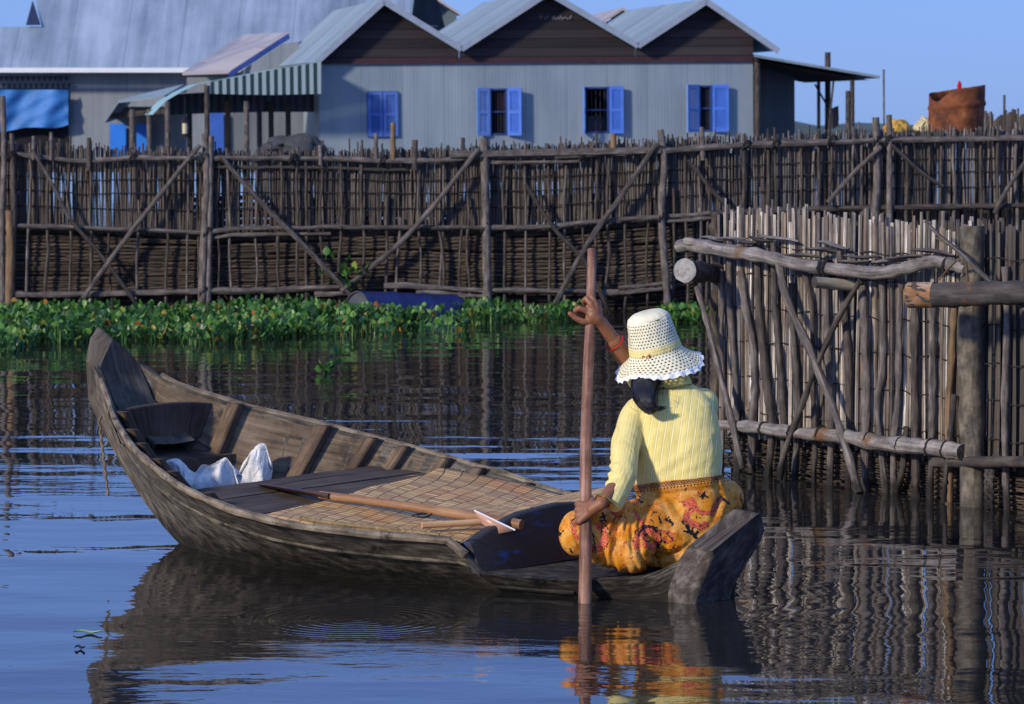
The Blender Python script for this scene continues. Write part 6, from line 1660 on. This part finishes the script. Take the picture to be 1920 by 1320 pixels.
# rusty drum
dc = d6(1792, 245); rdm = (1845-1742)/2/6300*D6; H6 = d6(1792, 165).z-dc.z
drum = thing('rusty_drum', 'rust-brown steel drum with a torn bent rim standing on the platform', 'drum', (dc.x, D6, z6))
g = MB(); rws = []; n = 20
for j in range(n+1):
    f = j/n; row = []
    for q in range(48):
        a = 2*math.pi*q/48; r = rdm*(1+.02*f)
        r += .014*math.exp(-((f-.60)/.02)**2)+.010*math.exp(-((f-.66)/.015)**2)+.008*math.exp(-((f-.02)/.02)**2)
        top = H6*(1+.0*f); dip = 0
        if f > .75:
            e = (f-.75)/.25; da = ((a-math.pi*1.18+math.pi) % (2*math.pi))-math.pi
            dip = -.09*e*math.exp(-(da/.55)**2); r -= .10*rdm*e*math.exp(-(da/.35)**2)
            r += .03*rdm*e*math.sin(a*3)
        tl = .04*math.cos(a)*f
        row.append(Vector((dc.x+r*math.cos(a)*1.0+.012*f, D6+r*math.sin(a), z6+H6*f+dip+tl+.008*noise.noise(Vector((math.cos(a)*2, math.sin(a)*2, f*3))))))
    rws.append(row)
g.grid(rws, closed=True); b0 = len(g.v)
RU, n_, b_m = newmat('rust'); k = NT(n_); v_ = k.coord('Object'); f = k.noise(v_, 7, 6, .7)
k.l(k.ramp(f, [(.30, (.03, .010, .006)), (.48, (.15, .042, .013)), (.64, (.26, .08, .022)), (.78, (.40, .22, .12))]), b_m.inputs['Base Color']); b_m.inputs['Roughness'].default_value = .85; k.l(k.bump(f, .01, .8), b_m.inputs['Normal'])
o = g.build('barrel', RU, drum, 60); s_ = o.modifiers.new('t', 'SOLIDIFY'); s_.thickness = .008
g = MB(); g.v.extend([Vector((dc.x+rdm*.97*math.cos(6.283*q/32), D6+rdm*.97*math.sin(6.283*q/32), z6+.02)) for q in range(32)]); g.face(tuple(range(32)), [(v_.x, v_.y) for v_ in g.v]); g.build('bottom', RU, drum)
rg = rag('red_rag', Vector((d6(1796, 160).x, D6-.12, d6(1796, 164).z)), (.022, .02, .05), (.55, .02, .02), 'small bright red rag sticking up on the rim of the rusty drum', 'rag', 2, 1)
def lump(name, x, y, wpx, hpx_, col, lab, cat, seed):
    c = d6(x, y+hpx_/2, .25); return rag(name, Vector((c.x, D6+.1, z6)), (wpx/2/191, .14, hpx_/191), col, lab, cat, seed, .2)
lump('yellow_bundle', 1677, 238, 52, 20, (.50, .30, .05), 'long yellow bundle lying on the platform left of the pale one', 'bundle', 4)
lump('cream_bundle', 1728, 234, 34, 24, (.55, .47, .27), 'short cream bundle lying beside the foot of the rusty drum', 'bundle', 6)
# thin antenna pole, and slats of a further pen
g = MB(); g.tube([Pd(1657, 130, 45), Pd(1658, 330, 45)], .014, 6); o = g.build('thin_mast', M['pole']); tag(o, 'thin upright mast rising from behind the fence right of the porch', 'mast'); rebase(o, Pd(1658, 330, 45))
pen = thing('picket_screen', 'short row of upright reed slats behind the rusty drum at the right edge', 'fence', (Pd(1890, 260, 36).x, 36, 0)); g = MB(); rr = random.Random(3)
for i in range(46):
    x = 1848+i*3.2; g.tube([Pd(x, 212+rr.uniform(-8, 8)+6*math.sin(i*.3), 36), Pd(x, 330, 36)], rr.uniform(.010, .018), 4)
g.tube([Pd(1883, 178, 36), Pd(1882, 330, 36)], .014, 5)
g.build('slats', M['reed_back'], pen)
# heap of nets and a lantern near the veranda
D7 = 58
rag('net_heap', Pd(560, 290, D7)+Vector((0, 0, .0)), (.50, .3, .30), (.05, .055, .06), 'dark heap of fishing net piled behind the fence under the striped awning', 'nets', 12, .3)
rag('net_heap', Pd(510, 292, D7)+Vector((0, 0, .02)), (.2, .2, .2), (.05, .045, .05), 'small low dark heap left of the larger net pile', 'nets', 15, .3)
tb = thing('hanging_lantern', 'small cream and dark lantern hanging under the awning', 'lantern', Pd(347, 252, 60)); g = MB(); c = Pd(347, 240, 60); g.tube([c+Vector((0, 0, -.10)), c+Vector((0, 0, .10))], .05, 10); g.build('glass', plain('cream_glass', (.55, .48, .3), .5), tb)
g = MB(); g.tube([c+Vector((0, 0, .10)), c+Vector((0, 0, .20))], [.09, .05], 10); g.tube([c+Vector((0, 0, -.16)), c+Vector((0, 0, -.10))], [.08, .06], 10); g.tube([c+Vector((0, 0, .2)), c+Vector((0, 0, .55))], .008, 5); g.build('cap', DARK, tb)

# ------------------------------------------------------------------ groups of look-alikes
for pre, gr in (('white_sack', 'white sacks in the bow of the boat'), ('net_heap', 'heaps of net behind the fence'), ('far_house', 'small far houses behind the gables'), ('dry_leaf', 'dry leaves in the boat'), ('floating_plant', 'loose water plants'), ('water_hyacinth', 'water hyacinth beds')):
    for o in bpy.data.objects:
        if o.name.split('.')[0] == pre and not o.parent: o['group'] = gr
